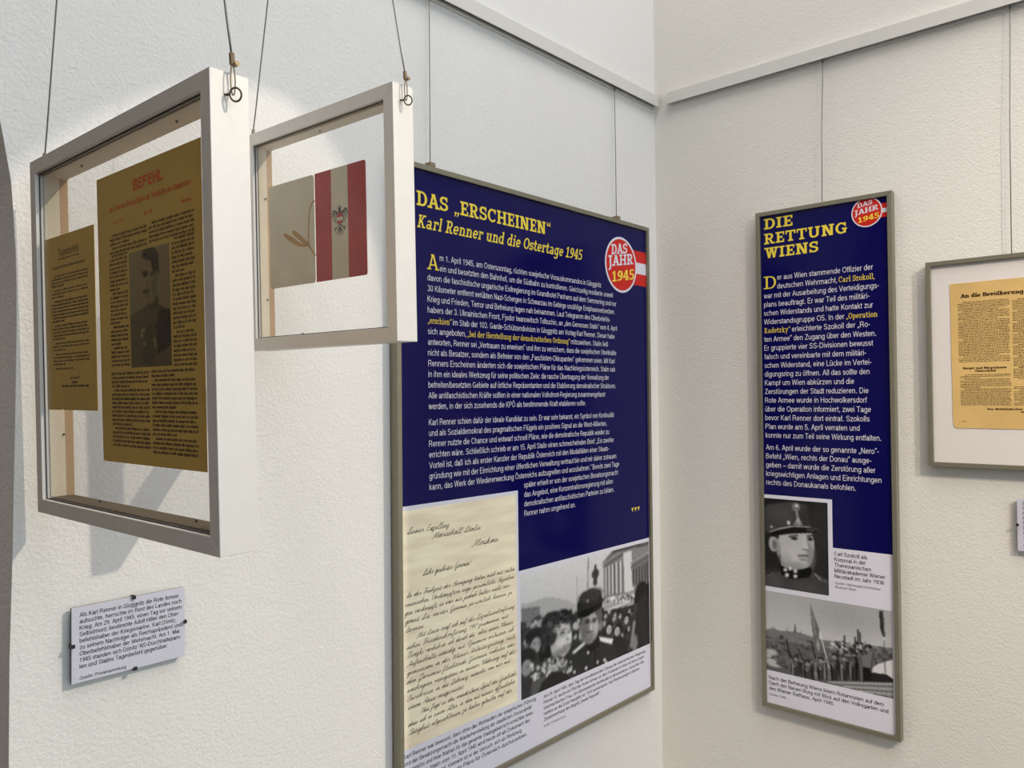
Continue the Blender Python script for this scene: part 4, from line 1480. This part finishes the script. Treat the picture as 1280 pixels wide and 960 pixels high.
# soldiers
def man(x, head_y, foot_y, w, v, vl):
    EL(x + 2, head_y, 24, 17, 46, .25); EL(x, head_y + 18, 16, 18, 130, .35)
    h = foot_y - head_y
    PL([(x - w * .7, head_y + 40), (x + w * .6, head_y + 36), (x + w * .85, head_y + h * .6), (x + w * .6, foot_y), (x - w * .5, foot_y), (x - w * .8, head_y + h * .6)], v)
    EL(x - w * .2, head_y + h * .35, w * .4, h * .18, vl, .8)
    LN(x - w * .7, head_y + h * .58, x + w * .8, head_y + h * .58, 5, 52)
    LN(x + w * .6, head_y + 50, x + w * .75, head_y + h * .6, 8, v * .7)
for k in range(40):
    EL(rs.uniform(240, 830), rs.uniform(620, 760), rs.uniform(14, 34), rs.uniform(10, 26), rs.choice((120, 136, 104, 150)), .8, .6)
man(295, 590, 745, 58, 58, 96); man(395, 630, 770, 54, 66, 112); man(505, 605, 780, 44, 62, 110); man(612, 575, 785, 44, 54, 88)
man(690, 590, 785, 44, 52, 84); man(760, 550, 785, 50, 50, 84)
for x, y0, y1 in ((268, 640, 740), (370, 660, 765), (428, 650, 770), (482, 660, 775), (532, 650, 775), (590, 660, 780), (668, 650, 780), (735, 650, 782), (786, 640, 780)):
    LN(x, y0, x + 4, y1, 7, rs.choice((28, 34, 140)))
for x, y in ((292, 655), (398, 690), (508, 668), (612, 648), (690, 655), (762, 630)):
    EL(x - 6, y, 16, 20, 120, .8, .7); LN(x - 20, y - 24, x + 16, y + 26, 4, 34)
EL(880, 508, 26, 20, 44, .25); EL(870, 530, 18, 22, 120, .35)
PL([(842, 560), (905, 548), (928, 640), (905, 690), (836, 680), (832, 620)], 108); PL([(836, 672), (902, 680), (896, 790), (832, 790)], 36); LN(915, 570, 895, 700, 12, 82)
for x0, y0, x1, y1 in ((220, 440, 250, 600), (232, 540, 290, 630), (318, 520, 372, 640), (432, 460, 460, 600), (697, 418, 692, 590), (778, 432, 775, 560), (815, 392, 822, 560), (640, 560, 652, 700), (800, 370, 800, 560)):
    LN(x0, y0, x1, y1, 7, 40)
for k in range(60):
    EL(rs.uniform(640, 870), rs.uniform(470, 580), 11, 10, rs.choice((38, 50, 66, 130, 170)), .6)
for x in (340, 440, 545, 650, 725, 800):
    LN(x, 640, x + 6, 780, 7, 44)
PL([(900, 715), (1010, 730), (1060, 770), (1060, 800), (900, 790)], 46)
PL([(540, 790), (1060, 795), (1060, 935), (700, 840)], 132)
for k in range(6):
    LN(560 + k * 60, 797 + k * 17, 1060, 806 + k * 21, 4, 58 if k % 2 else 190)
p.blur(1); p.noise(3)
p.a = (p.a - 40) * 1.2 + 34
p.build('rooftop_picture', .0083, .0733, .2468, .2309, Y2, sheet2)

# ---- framed notice on the right wall -------------------------------------------------
NW, NH = 0.2560, 0.3571
nf = empty('wall_picture', (0.55658, 0, 1.49355), RIGHT)
tag(nf, 'slim olive grey picture frame with white mat at the right edge', 'picture frame')
frame_parts(nf, NW, NH, .0078, .020, M_ALU)
b = MB(); b.box(.005, NW - .005, -.0140, -.008, .005, NH - .005); b.build('mat_board', M_MAT, nf)
pane(nf, NW, NH, .0078, -.0172, -.0162)
notice = empty('printed_notice', (0.55658, 0, 1.49355), RIGHT)
tag(notice, 'tan aged printed notice on white mat inside the olive grey picture frame', 'printed notice')
rs = random.Random(11)
bx0, bx1, bz0, bz1 = .0370, .2190, .0675, .3160
edge = [(bx0 + .006, bz0), (bx1, bz0 - .0005), (bx1, bz1 + .0005), (bx0 + .002, bz1), (bx0, bz1 - .002)]
k = 14
for i in range(1, k):
    z = bz1 - (bz1 - bz0) * i / k
    edge.append((bx0 + .0018 * i / k + rs.uniform(-.0004, .0004), z))
edge.append((bx0 + .002, bz0 + .007)); edge.append((bx0 + .0035, bz0 + .0025))
b = MB()
b.poly([(a, -.0150, c) for a, c in edge]); b.poly([(a, -.0142, c) for a, c in edge])
for (a, c), (d, e) in zip(edge, edge[1:] + edge[:1]):
    b.poly([(a, -.0150, c), (d, -.0150, e), (d, -.0142, e), (a, -.0142, c)])
paper = b.build('paper_sheet', M_PAPER_TAN, notice)
YN = -.0152
t = MB()
slab(t, 'An die Bevölkerung', .0530, .1452, .2905, .0066, YN, s=.26, t=.17, gap=.03)
slab(t, 'Österreichs!', .1490, .2050, .2905, .0066, YN, s=.26, t=.17, gap=.03)
slab(t, 'Bürger und Bürgerinnen', .0553, .1197, .1682, .0036, YN, s=.26, t=.18, gap=.03)
slab(t, 'Österreichs!', .0730, .1039, .1632, .0036, YN, s=.26, t=.18, gap=.03)
slab(t, 'Der Befehlshaber der Truppen', .0901, .1800, .0988, .0030, YN, s=.26, t=.18, gap=.03)
slab(t, 'Marschall', .1382, .1700, .0948, .0030, YN, s=.26, t=.18, gap=.03)
t.build('heading_print', M_NOTICEINK, paper)
t = MB()
v = .2822
i = 0
while v > .1800:
    ind = .007 if i in (0, 6, 12, 24, 35) else 0
    last = .8 if i in (5, 11, 34) else 1.0
    micro_line(t, rs, .0490, .1250, v, .00098, YN, ind, last, .5); v -= .00268; i += 1
v = .1578
i = 0
while v > .1065:
    ind = .007 if i in (0, 3, 9) else 0
    micro_line(t, rs, .0510, .1255, v, .00098, YN, ind, .4 if i in (2, 8) else 1.0, .5); v -= .00268; i += 1
v = .2810
i = 0
while v > .1065:
    if not (.137 < v < .149):
        micro_line(t, rs, .1292, .2050, v, .00098, YN, .007 if i % 7 == 0 else 0, .3 if i % 7 == 6 else 1.0, .8 if i in (27, 33, 42) else .5)
    v -= .00268; i += 1
micro_line(t, rs, .0511, .0590, .0786, .0010, YN)
t.build('body_print', M_NOTICEINK, paper)

# ================================================================ small caption plates


def caption_plate(loc, rot, w, h, label):
    root = empty('caption_plate', loc, rot)
    b_ = MB(); b_.box(w * .3, w * .7, -.0052, 0, h * .45, h * .75)
    b_.build('wall_spacer', M_GASKET, root)
    tag(root, label, 'caption plate', 'small white caption plates')
    b_ = MB(); b_.box(.001, w - .001, -.0090, -.0050, .001, h - .001)
    b_.build('backing_board', M_GASKET, root)
    b_ = MB(); b_.box(.0005, w - .0005, -.0100, -.0091, .0005, h - .0005)
    card = b_.build('card', M_CARD, root)
    b_ = MB(); b_.box(0, w, -.0120, -.0105, 0, h)
    b_.build('glass_cover', M_GLASS, root)
    for x, z, along in ((w * .52, h, 1), (w * .53, 0, 1), (0, h * .5, 0), (w, h * .5, 0)):
        b_ = MB()
        if along:
            s_ = 1 if z > 0 else -1
            b_.box(x - .0020, x + .0020, -.0130, -.0122, min(z - s_ * .0030, z), max(z - s_ * .0030, z))
            b_.box(x - .0020, x + .0020, -.0130, -.0055, min(z + s_ * .0002, z + s_ * .001), max(z + s_ * .0002, z + s_ * .001))
        else:
            s_ = 1 if x > 0 else -1
            b_.box(min(x - s_ * .0030, x), max(x - s_ * .0030, x), -.0130, -.0122, z - .0020, z + .0020)
            b_.box(min(x + s_ * .0002, x + s_ * .001), max(x + s_ * .0002, x + s_ * .001), -.0130, -.0055, z - .0020, z + .0020)
        b_.build('clip', M_BLACK, root)
    return root, card


CW, CH = .1260, .0830
cp, card = caption_plate((0, -1.2182, 1.3149), LEFT, CW, CH, 'white caption plate with black text under the nearer hanging frame')
PLATE = [('Als Karl Renner in Gloggnitz die Rote Armee', .118), ('aufsuchte, herrschte im Rest des Landes noch', .1215), ('Krieg. Am 29. April 1945, einen Tag vor seinem', .1215),
         ('Selbstmord, bestimmte Adolf Hitler den Ober-', .1190), ('befehlshaber der Kriegsmarine, Karl Dönitz,', .1150), ('zu seinem Nachfolger als Reichspräsident und', .1215),
         ('Oberbefehlshaber der Wehrmacht. Am 1. Mai', .1190), ('1945 standen sich Dönitz‘ NS-Durchhalteparo-', .1212), ('len und Stalins Tagesbefehl gegenüber.', .1050)]
t = MB()
for i, (s_, e) in enumerate(PLATE):
    sans(t, s_, .0085, e, .0715 - .00700 * i, .0067, -.0102, weight=.098)
sans(t, 'Quelle: Privatsammlung', .0085, .0575, .0035, .0050, -.0102)
t.build('caption_text', M_BLACKINK, card, recalc=False)
cp2, card2 = caption_plate((0.6855, 0, 1.3600), RIGHT, .127, .0865, 'white caption plate cut by the right edge below the framed notice')
t = MB()
for i, ch in enumerate('DWKFRDCA'):
    sans(t, ch, .0085, None, .0765 - .0080 * i, .0076, -.0102, width=.9)
sans(t, 'Q', .0085, None, .0080, .0055, -.0102, width=.9)
t.build('caption_text', M_BLACKINK, card2, recalc=False)

# ================================================================ wires of the wall panels


def wall_wire(loc, rot, x, z0, z1, label, clamp):
    root = empty('hanging_wire', loc, rot)
    tag(root, label, 'hanging wire', 'steel wires hanging from the picture rails')
    b_ = MB()
    b_.tube([(x + .004, -.0085, z1 + .006), (x + .0035, -.0090, z1 - .04), (x + .001, -.0115, (z0 + z1) / 2), (x, -.0120, z0)], .00075, 6)
    b_.build('wire_strand', M_STEEL, root, smooth=True)
    b_ = MB()
    b_.tube([(x + .004, -.0085, z1 + .006), (x + .004, -.0085, z1 - .006)], .0018, 8)
    b_.build('rail_hook', M_STEEL, root, smooth=True)
    if clamp:
        b_ = MB()
        b_.box(x - .006, x + .005, -.0190, -.0060, z0 + .0002, z0 + .0072)
        b_.build('clamp', M_BRONZE, root, bevel=.0006)
        b_ = MB()
        b_.tube([(x + .0050, -.0125, z0 + .0040), (x + .0095, -.0125, z0 + .0040)], .0023, 10)
        b_.build('clamp_screw', M_DARKSTEEL, root, smooth=False)
    return root


RAILZ = 2.2667
wall_wire((0, -0.6930, 0), LEFT, .0, 1.98695, RAILZ, 'thin steel wire holding the left end of the large blue panel', True)
wall_wire((0, -0.1745, 0), LEFT, .0, 1.98695, RAILZ, 'thin steel wire holding the large blue panel nearest the corner', True)
wall_wire((0.3760, 0, 0), RIGHT, .0, 1.98870, RAILZ - .001, 'thin steel wire above the narrow blue panel on the right wall', False)
wall_wire((0.6855, 0, 0), RIGHT, .0, 1.85070, RAILZ - .001, 'thin steel wire above the slim picture frame at the right edge', False)

# ================================================================ the two hanging box frames


def hanging_frame(q, label):
    x, y, z, yaw, lean, roll, w, h, T, bd = q
    root = empty('hanging_picture', (x, y, z))
    R = Matrix.Rotation(yaw, 3, 'Z') @ Matrix.Rotation(lean, 3, 'X') @ Matrix.Rotation(roll, 3, 'Y')
    root.rotation_euler = R.to_euler()
    tag(root, label, 'picture frame', 'white box frames hanging free in front of the left wall')
    o = [(0, 0), (w, 0), (w, h), (0, h)]
    i = [(bd, bd), (w - bd, bd), (w - bd, h - bd), (bd, h - bd)]
    for k in range(4):
        j = (k + 1) % 4
        f = MB()
        qd = (o[k], o[j], i[j], i[k])
        f.hexa([(a, 0, c) for a, c in qd], [(a, T, c) for a, c in qd])
        f.build('frame_rail', M_SILVER, root, bevel=.0005)
    # spacer strips lining the inside behind the glass
    s_ = .0016
    g0 = .0068
    ii = [(bd + s_, bd + s_), (w - bd - s_, bd + s_), (w - bd - s_, h - bd - s_), (bd + s_, h - bd - s_)]
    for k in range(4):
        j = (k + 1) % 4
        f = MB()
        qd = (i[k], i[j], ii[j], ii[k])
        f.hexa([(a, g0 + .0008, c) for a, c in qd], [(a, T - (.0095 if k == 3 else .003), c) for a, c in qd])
        f.build('spacer_strip', M_STRIP_DARK if k == 0 else M_INNER, root)
    f = MB()
    f.box(i[0][0], ii[0][0] - .0002, T - .0093, T - .0016, ii[0][1], ii[3][1])
    f.build('rear_batten', M_BATTEN, root)
    f = MB()
    for k in range(4):
        j = (k + 1) % 4
        s2 = .0010
        jj = [(bd + s2, bd + s2), (w - bd - s2, bd + s2), (w - bd - s2, h - bd - s2), (bd + s2, h - bd - s2)]
        qd = (i[k], i[j], jj[j], jj[k])
        f.hexa([(a, .0034, c) for a, c in qd], [(a, .0044, c) for a, c in qd])
    f.build('glass_gasket', M_GASKET, root)
    for y0, y1 in ((.0044, .0054), (.0064, .0074)):
        f = MB()
        f.box(bd + .0002, w - bd - .0002, y0, y1, bd + .0002, h - bd - .0002)
        f.build('glass_pane', M_GLASS, root)
    return root, R, Vector((x, y, z))


def hang_wires(root, R, org, w, h, T, rise, labels):
    top_mid = org + R @ Vector((w / 2, T / 2, h))
    apex = top_mid + Vector((0, 0, rise))
    for side, lab in zip((0, 1), labels):
        sg = 1 if side else -1
        xo = w + .0045 if side else -.0045
        pf = org + R @ Vector((xo, T / 2, h + .0085))
        wr = empty('hanging_wire', pf)
        tag(wr, lab, 'hanging wire', 'wires of the free hanging box frames')
        d = apex - pf
        dn = d.normalized()
        b_ = MB()
        mid = d * .5 + Vector((0, 0, -.002))
        b_.tube([tuple(dn * .002), tuple(dn * .03 + Vector((sg * -.0006, 0, 0))), tuple(mid), tuple(d)], .0008, 6)
        b_.build('wire_strand', M_STEEL, wr, smooth=True)
        ro = R @ Vector((sg, 0, 0))
        dwn = R @ Vector((0, 0, -1))
        fwd = R @ Vector((0, 1, 0))
        b_ = MB()
        b_.tube([tuple(dn * .0045), tuple(dwn * .0042)], [.0020, .0022], 8)
        b_.tube([tuple(dwn * .0030 - ro * .0028 + fwd * .0026), tuple(dwn * .0030 + ro * .0028 + fwd * .0026)], .0019, 8)
        b_.build('ferrule', M_BRASS, wr, smooth=False)
        # loop of wire under the ferrule, through the eye
        b_ = MB()
        lp = []
        L = .0225
        for k in range(20):
            a = 2 * PI * k / 20
            wd = .0014 + .0006 * math.sin(a / 2)
            lp.append(dwn * (.0040 + L * .5 * (1 - math.cos(a))) + fwd * (wd * math.sin(a)) + ro * .0004)
        b_.tube(lp, .00055, 6, closed=True)
        b_.build('wire_loop', M_BRASS, wr, smooth=True)
    # screw eyes belong to the frame
    for side in (0, 1):
        sg = 1 if side else -1
        xo = w if side else 0
        e = Vector((xo + sg * .0075, T / 2 + .0004, h - .0180))
        b_ = MB()
        pts = []
        for k in range(28):
            a = 2 * PI * k / 28
            pts.append(e + Vector((sg * .0026 * math.cos(a), .0031 * math.cos(a), .0050 * math.sin(a))))
        b_.tube(pts, .00075, 8, closed=True)
        b_.tube([e + Vector((-sg * .0026, -.0031, 0)), Vector((xo - sg * .003, T / 2 - .0040, h - .0166))], .0010, 8)
        b_.build('screw_eye', M_DARKSTEEL, root, smooth=True)
    return apex


def ceiling_rod(apex, label):
    root = empty('hanging_rod', (0, apex.y, apex.z + .004))
    tag(root, label, 'rod', 'wall rods above the picture')
    b_ = MB(); b_.tube([(0, 0, 0), (apex.x + .04, 0, 0)], .004, 10); b_.build('rod', M_WHITEWOOD, root, smooth=False)
    b_ = MB(); b_.tube([(0, 0, 0), (.006, 0, 0)], .02, 16); b_.build('wall_flange', M_WHITEWOOD, root)


def pins(root, pts):
    for p_, n in pts:
        n = Vector(n)
        b_ = MB()
        p_ = Vector(p_)
        b_.tube([p_ + n * .0014, p_ + n * .0036], [.0011, .0009], 8)
        b_.build('retaining_pin', M_BLACK, root)


F1 = (0.045803, -1.261435, 1.510036, 0.025654, 0.023337, 0.005558, 0.355735, 0.353628, 0.031302, 0.013848)
F2 = (0.029579, -1.017292, 1.683074, 0.044539, 0.022823, 0.006806, 0.274382, 0.270085, 0.028653, 0.015030)
r1, R1, O1 = hanging_frame(F1, 'larger white box frame nearer the camera with two brown printed papers')
pins(r1, [((F1[9], .0205, .078), (1, 0, 0)), ((F1[9], .0205, .27), (1, 0, 0)), ((.0995, .0205, F1[9]), (0, 0, 1)), ((.283, .0205, F1[9]), (0, 0, 1)),
          ((.0847, .0170, F1[7] - F1[9]), (0, 0, -1)), ((.2718, .0176, F1[7] - F1[9]), (0, 0, -1))])
ap1 = hang_wires(r1, R1, O1, F1[6], F1[7], F1[8], .885, ('left steel wire of the nearer larger white box frame', 'right steel wire with ferrule of the nearer larger white box frame'))
ceiling_rod(ap1, 'white rod above the nearer larger white box frame')
r2, R2, O2 = hanging_frame(F2, 'smaller white box frame farther back with the red and white booklet')
pins(r2, [((F2[9], .0165, .1915), (1, 0, 0)), ((F2[9], .0165, .0641), (1, 0, 0)), ((.1311, .0159, F2[7] - F2[9]), (0, 0, -1)), ((.09, .0159, F2[9]), (0, 0, 1))])
ap2 = hang_wires(r2, R2, O2, F2[6], F2[7], F2[8], .68, ('left steel wire of the smaller farther white box frame', 'right steel wire with ferrule of the smaller farther white box frame'))
ceiling_rod(ap2, 'white rod above the smaller farther white box frame')


def like(root, name):
    e = empty(name, root.location, root.rotation_euler)
    return e


def sheet_of(root, name, pts, y0, y1, m):
    b_ = MB()
    b_.poly([(a, y0, c) for a, c in pts]); b_.poly([(a, y1, c) for a, c in pts])
    for (a, c), (d, e) in zip(pts, pts[1:] + pts[:1]):
        b_.poly([(a, y0, c), (d, y0, e), (d, y1, e), (a, y1, c)])
    return b_.build(name, m, root)


YP0, YP1, YI = .00572, .0061, .00564
# small leaflet on the left
leaf = like(r1, 'printed_leaflet')
tag(leaf, 'small brown printed leaflet at the left inside the larger white box frame', 'printed leaflet')
sh = sheet_of(leaf, 'paper_sheet', [(.0180, .1037), (.0535, .1037), (.0550, .1062), (.0565, .1037), (.1368, .1037), (.1372, .2725), (.0178, .2731)], YP0, YP1, M_PAPER_DARK)
rs = random.Random(21)
t = MB()
sans(t, 'Tagesbefehl', .0529, .1024, .2527, .0105, YI)
t.flat([[(.0530, .2496), (.1030, .2496), (.1030, .2504), (.0530, .2504)]], YI)
sans(t, 'Deutsche Wehrmacht! Meine Kameraden!', .0382, .1155, .2410, .0046, YI)
v = .2335
blocks = [4, 3, 7, 5, 3, 4, 1]
for bi, nl in enumerate(blocks):
    for k in range(nl):
        micro_line(t, rs, .0350, .1217, v, .00135, YI, .006 if k == 0 else 0, (.35 if k == nl - 1 else 1.0) if nl > 1 else .6, .78 if bi in (2, 3) else .55)
        v -= .0032
    v -= .0012
micro_line(t, rs, .0765, .0980, .1338, .0015, YI)
micro_line(t, rs, .0800, .0960, .1295, .0017, YI, heavy=.8)
micro_line(t, rs, .0550, .1180, .1260, .0016, YI, heavy=.8)
t.build('leaflet_print', M_DARKINK, sh)

# large order sheet on the right
order = like(r1, 'printed_order')
tag(order, 'large brown printed sheet with red heading and portrait inside the larger white box frame', 'printed sheet')
sh = sheet_of(order, 'paper_sheet', [(.1468, .0590), (.1500, .0590), (.1505, .0615), (.1520, .0590), (.3296, .0596), (.3306, .3095), (.1454, .3106)], YP0, YP1, M_PAPER_DARK)
t = MB()
sans(t, 'BEFEHL', .2180, .2702, .2887, .0132, YI, weight=.18)
sans(t, 'des Obersten Befehlshabers der Streitkräfte der Sowjetunion', .1718, .3151, .2772, .0072, YI, weight=.13)
sans(t, 'Moskau', .2995, .3149, .2652, .0042, YI, weight=.13)
sans(t, 'Nr. 20', .2366, .2511, .2652, .0052, YI, weight=.13)
sans(t, '1. Mai 1945', .1742, .1978, .2662, .0040, YI)
t.build('red_heading_print', M_REDINK, sh, recalc=False)
t = MB()
rs = random.Random(31)
def column(u0, u1, v0, v1, inds=()):
    v = v0; n = 0
    while v > v1:
        micro_line(t, rs, u0, u1, v, .00165, YI, .005 if n in inds else 0, .55 if n + 1 in inds else 1.0, .66)
        v -= .00365; n += 1
column(.1700, .2410, .2555, .2400, (0, 3))
column(.2445, .3189, .2565, .2400, (0,))
column(.1685, .2040, .2380, .1400, (0, 9, 17, 22))
column(.2820, .3185, .2390, .1400, (0, 8, 20))
column(.1675, .2395, .1355, .0700, (4, 13))
column(.2435, .3180, .1360, .0700, (2, 9, 15))
t.build('body_print', M_DARKINK, sh)
p = Picture(74, 106, 150)
p.grad(0, 1, 146, 128)
def E2(x, y, rx, ry, v, soft=.2, op=1.0, rot=0.0): p.ell((x - 70) / 272, (y - 115) / 785, rx / 272, ry / 785, v, soft, rot, op)
def P2(pts, v, op=1.0): p.poly([((x - 70) / 272, (y - 115) / 785) for x, y in pts], v, op)
P2([(70, 900), (70, 545), (150, 510), (200, 480), (265, 490), (340, 545), (345, 900)], 92)
P2([(270, 520), (345, 545), (345, 760), (290, 800), (250, 820), (230, 700)], 34)
P2([(150, 640), (240, 600), (260, 800), (200, 900), (150, 860)], 74)
P2([(180, 440), (262, 430), (268, 520), (210, 520)], 70)
E2(212, 330, 54, 155, 138, .15); E2(180, 330, 30, 130, 150, .6, .7)
P2([(165, 150), (200, 112), (240, 120), (272, 170), (274, 290), (250, 315), (232, 270), (220, 200), (180, 185)], 44)
E2(205, 150, 40, 40, 52, .4); E2(256, 310, 14, 40, 120, .3)
E2(182, 285, 18, 14, 50, .4); E2(178, 268, 22, 8, 40, .4); E2(226, 290, 14, 10, 70, .4); E2(196, 350, 10, 26, 120, .6); E2(186, 398, 24, 14, 60, .5); E2(192, 430, 22, 8, 96, .5); E2(240, 380, 18, 60, 104, .7, .7)
for x, y in ((150, 660), (165, 650), (150, 690), (165, 745), (235, 730), (240, 760)):
    E2(x, y, 9, 14, 150, .5)
p.blur(1); p.noise(5)
p.build('portrait_print', .2070, .1409, .2785, .2378, YI, sh, ink=(1.0, .72, .33))

# booklet with covers spread open
bk = like(r2, 'identity_booklet')
tag(bk, 'open booklet with red white red eagle cover inside the smaller white box frame', 'booklet')
def rounded(x0, z0, x1, z1, r, which):
    pts = []
    for cx, cz, a0, on in ((x1 - r, z0 + r, -90, 'br' in which), (x1 - r, z1 - r, 0, 'tr' in which), (x0 + r, z1 - r, 90, 'tl' in which), (x0 + r, z0 + r, 180, 'bl' in which)):
        if on:
            pts += [(cx + r * math.cos(math.radians(a0 + k * 22.5)), cz + r * math.sin(math.radians(a0 + k * 22.5))) for k in range(5)]
        else:
            pts.append({-90: (x1, z0), 0: (x1, z1), 90: (x0, z1), 180: (x0, z0)}[a0])
    return pts
cl = sheet_of(bk, 'back_cover', rounded(.0405, .0747, .1308, .2000, .004, 'bltltr' 'br'), YP0, YP1, M_BOOK_GREY)
cr = sheet_of(bk, 'front_cover', rounded(.1326, .0748, .2224, .2000, .003, 'trbr'), YP0, YP1, M_BOOK_RED)
t = MB()
t.flat([[(.1618, .0749), (.1911, .0749), (.1920, .1999), (.1626, .1999)]], YP0 - .00004)
t.build('white_stripe', M_BOOK_GREY, cr)
# eagle emblem
ec, ez, es = .1771, .1395, .0184
half = [(0, 1.0), (.10, .98), (.16, .86), (.30, .84), (.13, .74), (.12, .62), (.34, .66), (.52, .82), (.70, .86), (.76, .62), (.66, .66), (.74, .42), (.62, .46), (.70, .16), (.58, .2), (.62, -.08), (.46, .0),
        (.44, -.24), (.30, -.14), (.22, -.34), (.40, -.42), (.56, -.32), (.50, -.50), (.62, -.60), (.40, -.62), (.26, -.52), (.16, -.60), (.34, -.86), (.16, -.80), (.10, -1.0), (0, -.86)]
t = MB()
for sgn in (1, -1):
    for (a, c), (d, e) in zip(half, half[1:]):
        pass
    # body, wings, legs and tail as feather strokes
    strokes = [((0, .78), (0, -.2), .17), ((.10, .45), (.55, .72), .09), ((.55, .72), (.72, .5), .08), ((.30, .55), (.40, -.1), .06), ((.42, .6), (.54, 0), .06), ((.54, .62), (.66, .12), .055),
               ((.66, .6), (.74, .3), .05), ((.2, .45), (.28, -.15), .06), ((.05, -.2), (.34, -.42), .06), ((.34, -.42), (.58, -.34), .04), ((.34, -.42), (.56, -.56), .04), ((.34, -.42), (.42, -.66), .04),
               ((0, -.3), (0, -.9), .07), ((.04, -.4), (.2, -.86), .055), ((.05, -.4), (.32, -.76), .045), ((0, .78), (.2, .84), .06), ((0, .92), (.05, .92), .09)]
    for (a, c), (d, e), wd in strokes:
        L = math.hypot(d - a, e - c)
        nx, nz = -(e - c) / L * wd / 2, (d - a) / L * wd / 2
        nx, nz = nx * 1.45, nz * 1.45
        q = [(a + nx, c + nz), (a - nx, c - nz), (d - nx * .6, e - nz * .6), (d + nx * .6, e + nz * .6)]
        t.flat([[(ec + sgn * x_ * es * 1.05, ez + z_ * es) for x_, z_ in q]], YP0 - .00008)
t.build('eagle_emblem', M_BLACKINK, cr)
def shield(x0, x1, zt, zb, tip):
    return [(ec + x0 * es, ez + zt * es), (ec + x1 * es, ez + zt * es), (ec + x1 * es, ez + zb * es)] + ([(ec, ez + tip * es)] if tip is not None else []) + [(ec + x0 * es, ez + zb * es)]
t = MB()
t.flat([shield(-.26, .26, .5, .24, None), shield(-.26, .26, .02, -.08, -.26)], YP0 - .00012)
t.build('shield_red', M_BOOK_RED, cr)
t = MB()
t.flat([shield(-.26, .26, .24, .02, None)], YP0 - .00012)
t.build('shield_white', M_BOOK_GREY, cr)
# cord with two tassel ends
b = MB()
yc = YP0 - .0001
def ribbon(pts, wd):
    for (a, c, w0), (d, e, w1) in zip(pts, pts[1:]):
        L = math.hypot(d - a, e - c) or 1e-9
        nx, nz = -(e - c) / L, (d - a) / L
        b.poly([(a + nx * w0, yc, c + nz * w0), (a - nx * w0, yc, c - nz * w0), (d - nx * w1, yc, e - nz * w1), (d + nx * w1, yc, e + nz * w1)])
k = .0012
ribbon([(.1322, .1692, k), (.1270, .1680, k), (.1234, .1628, k), (.1215, .1560, k), (.1203, .1493, k), (.1190, .1350, k), (.1185, .1230, k), (.1191, .1199, k * 1.4), (.1230, .1140, k), (.1318, .1059, k)], 0)
ribbon([(.1195, .1195, .0018), (.1150, .1215, .0026), (.1080, .1265, .0030), (.1000, .1320, .0032), (.0930, .1362, .0032), (.0888, .1388, .0022), (.0872, .1395, .0008)], 0)
ribbon([(.1195, .1195, .0016), (.1100, .1198, .0016), (.1000, .1225, .0026), (.0900, .1278, .0032), (.0790, .1335, .0030), (.0720, .1375, .0020), (.0705, .1384, .0008)], 0)
tas = b.build('tassel_cord', M_CORD, bk)
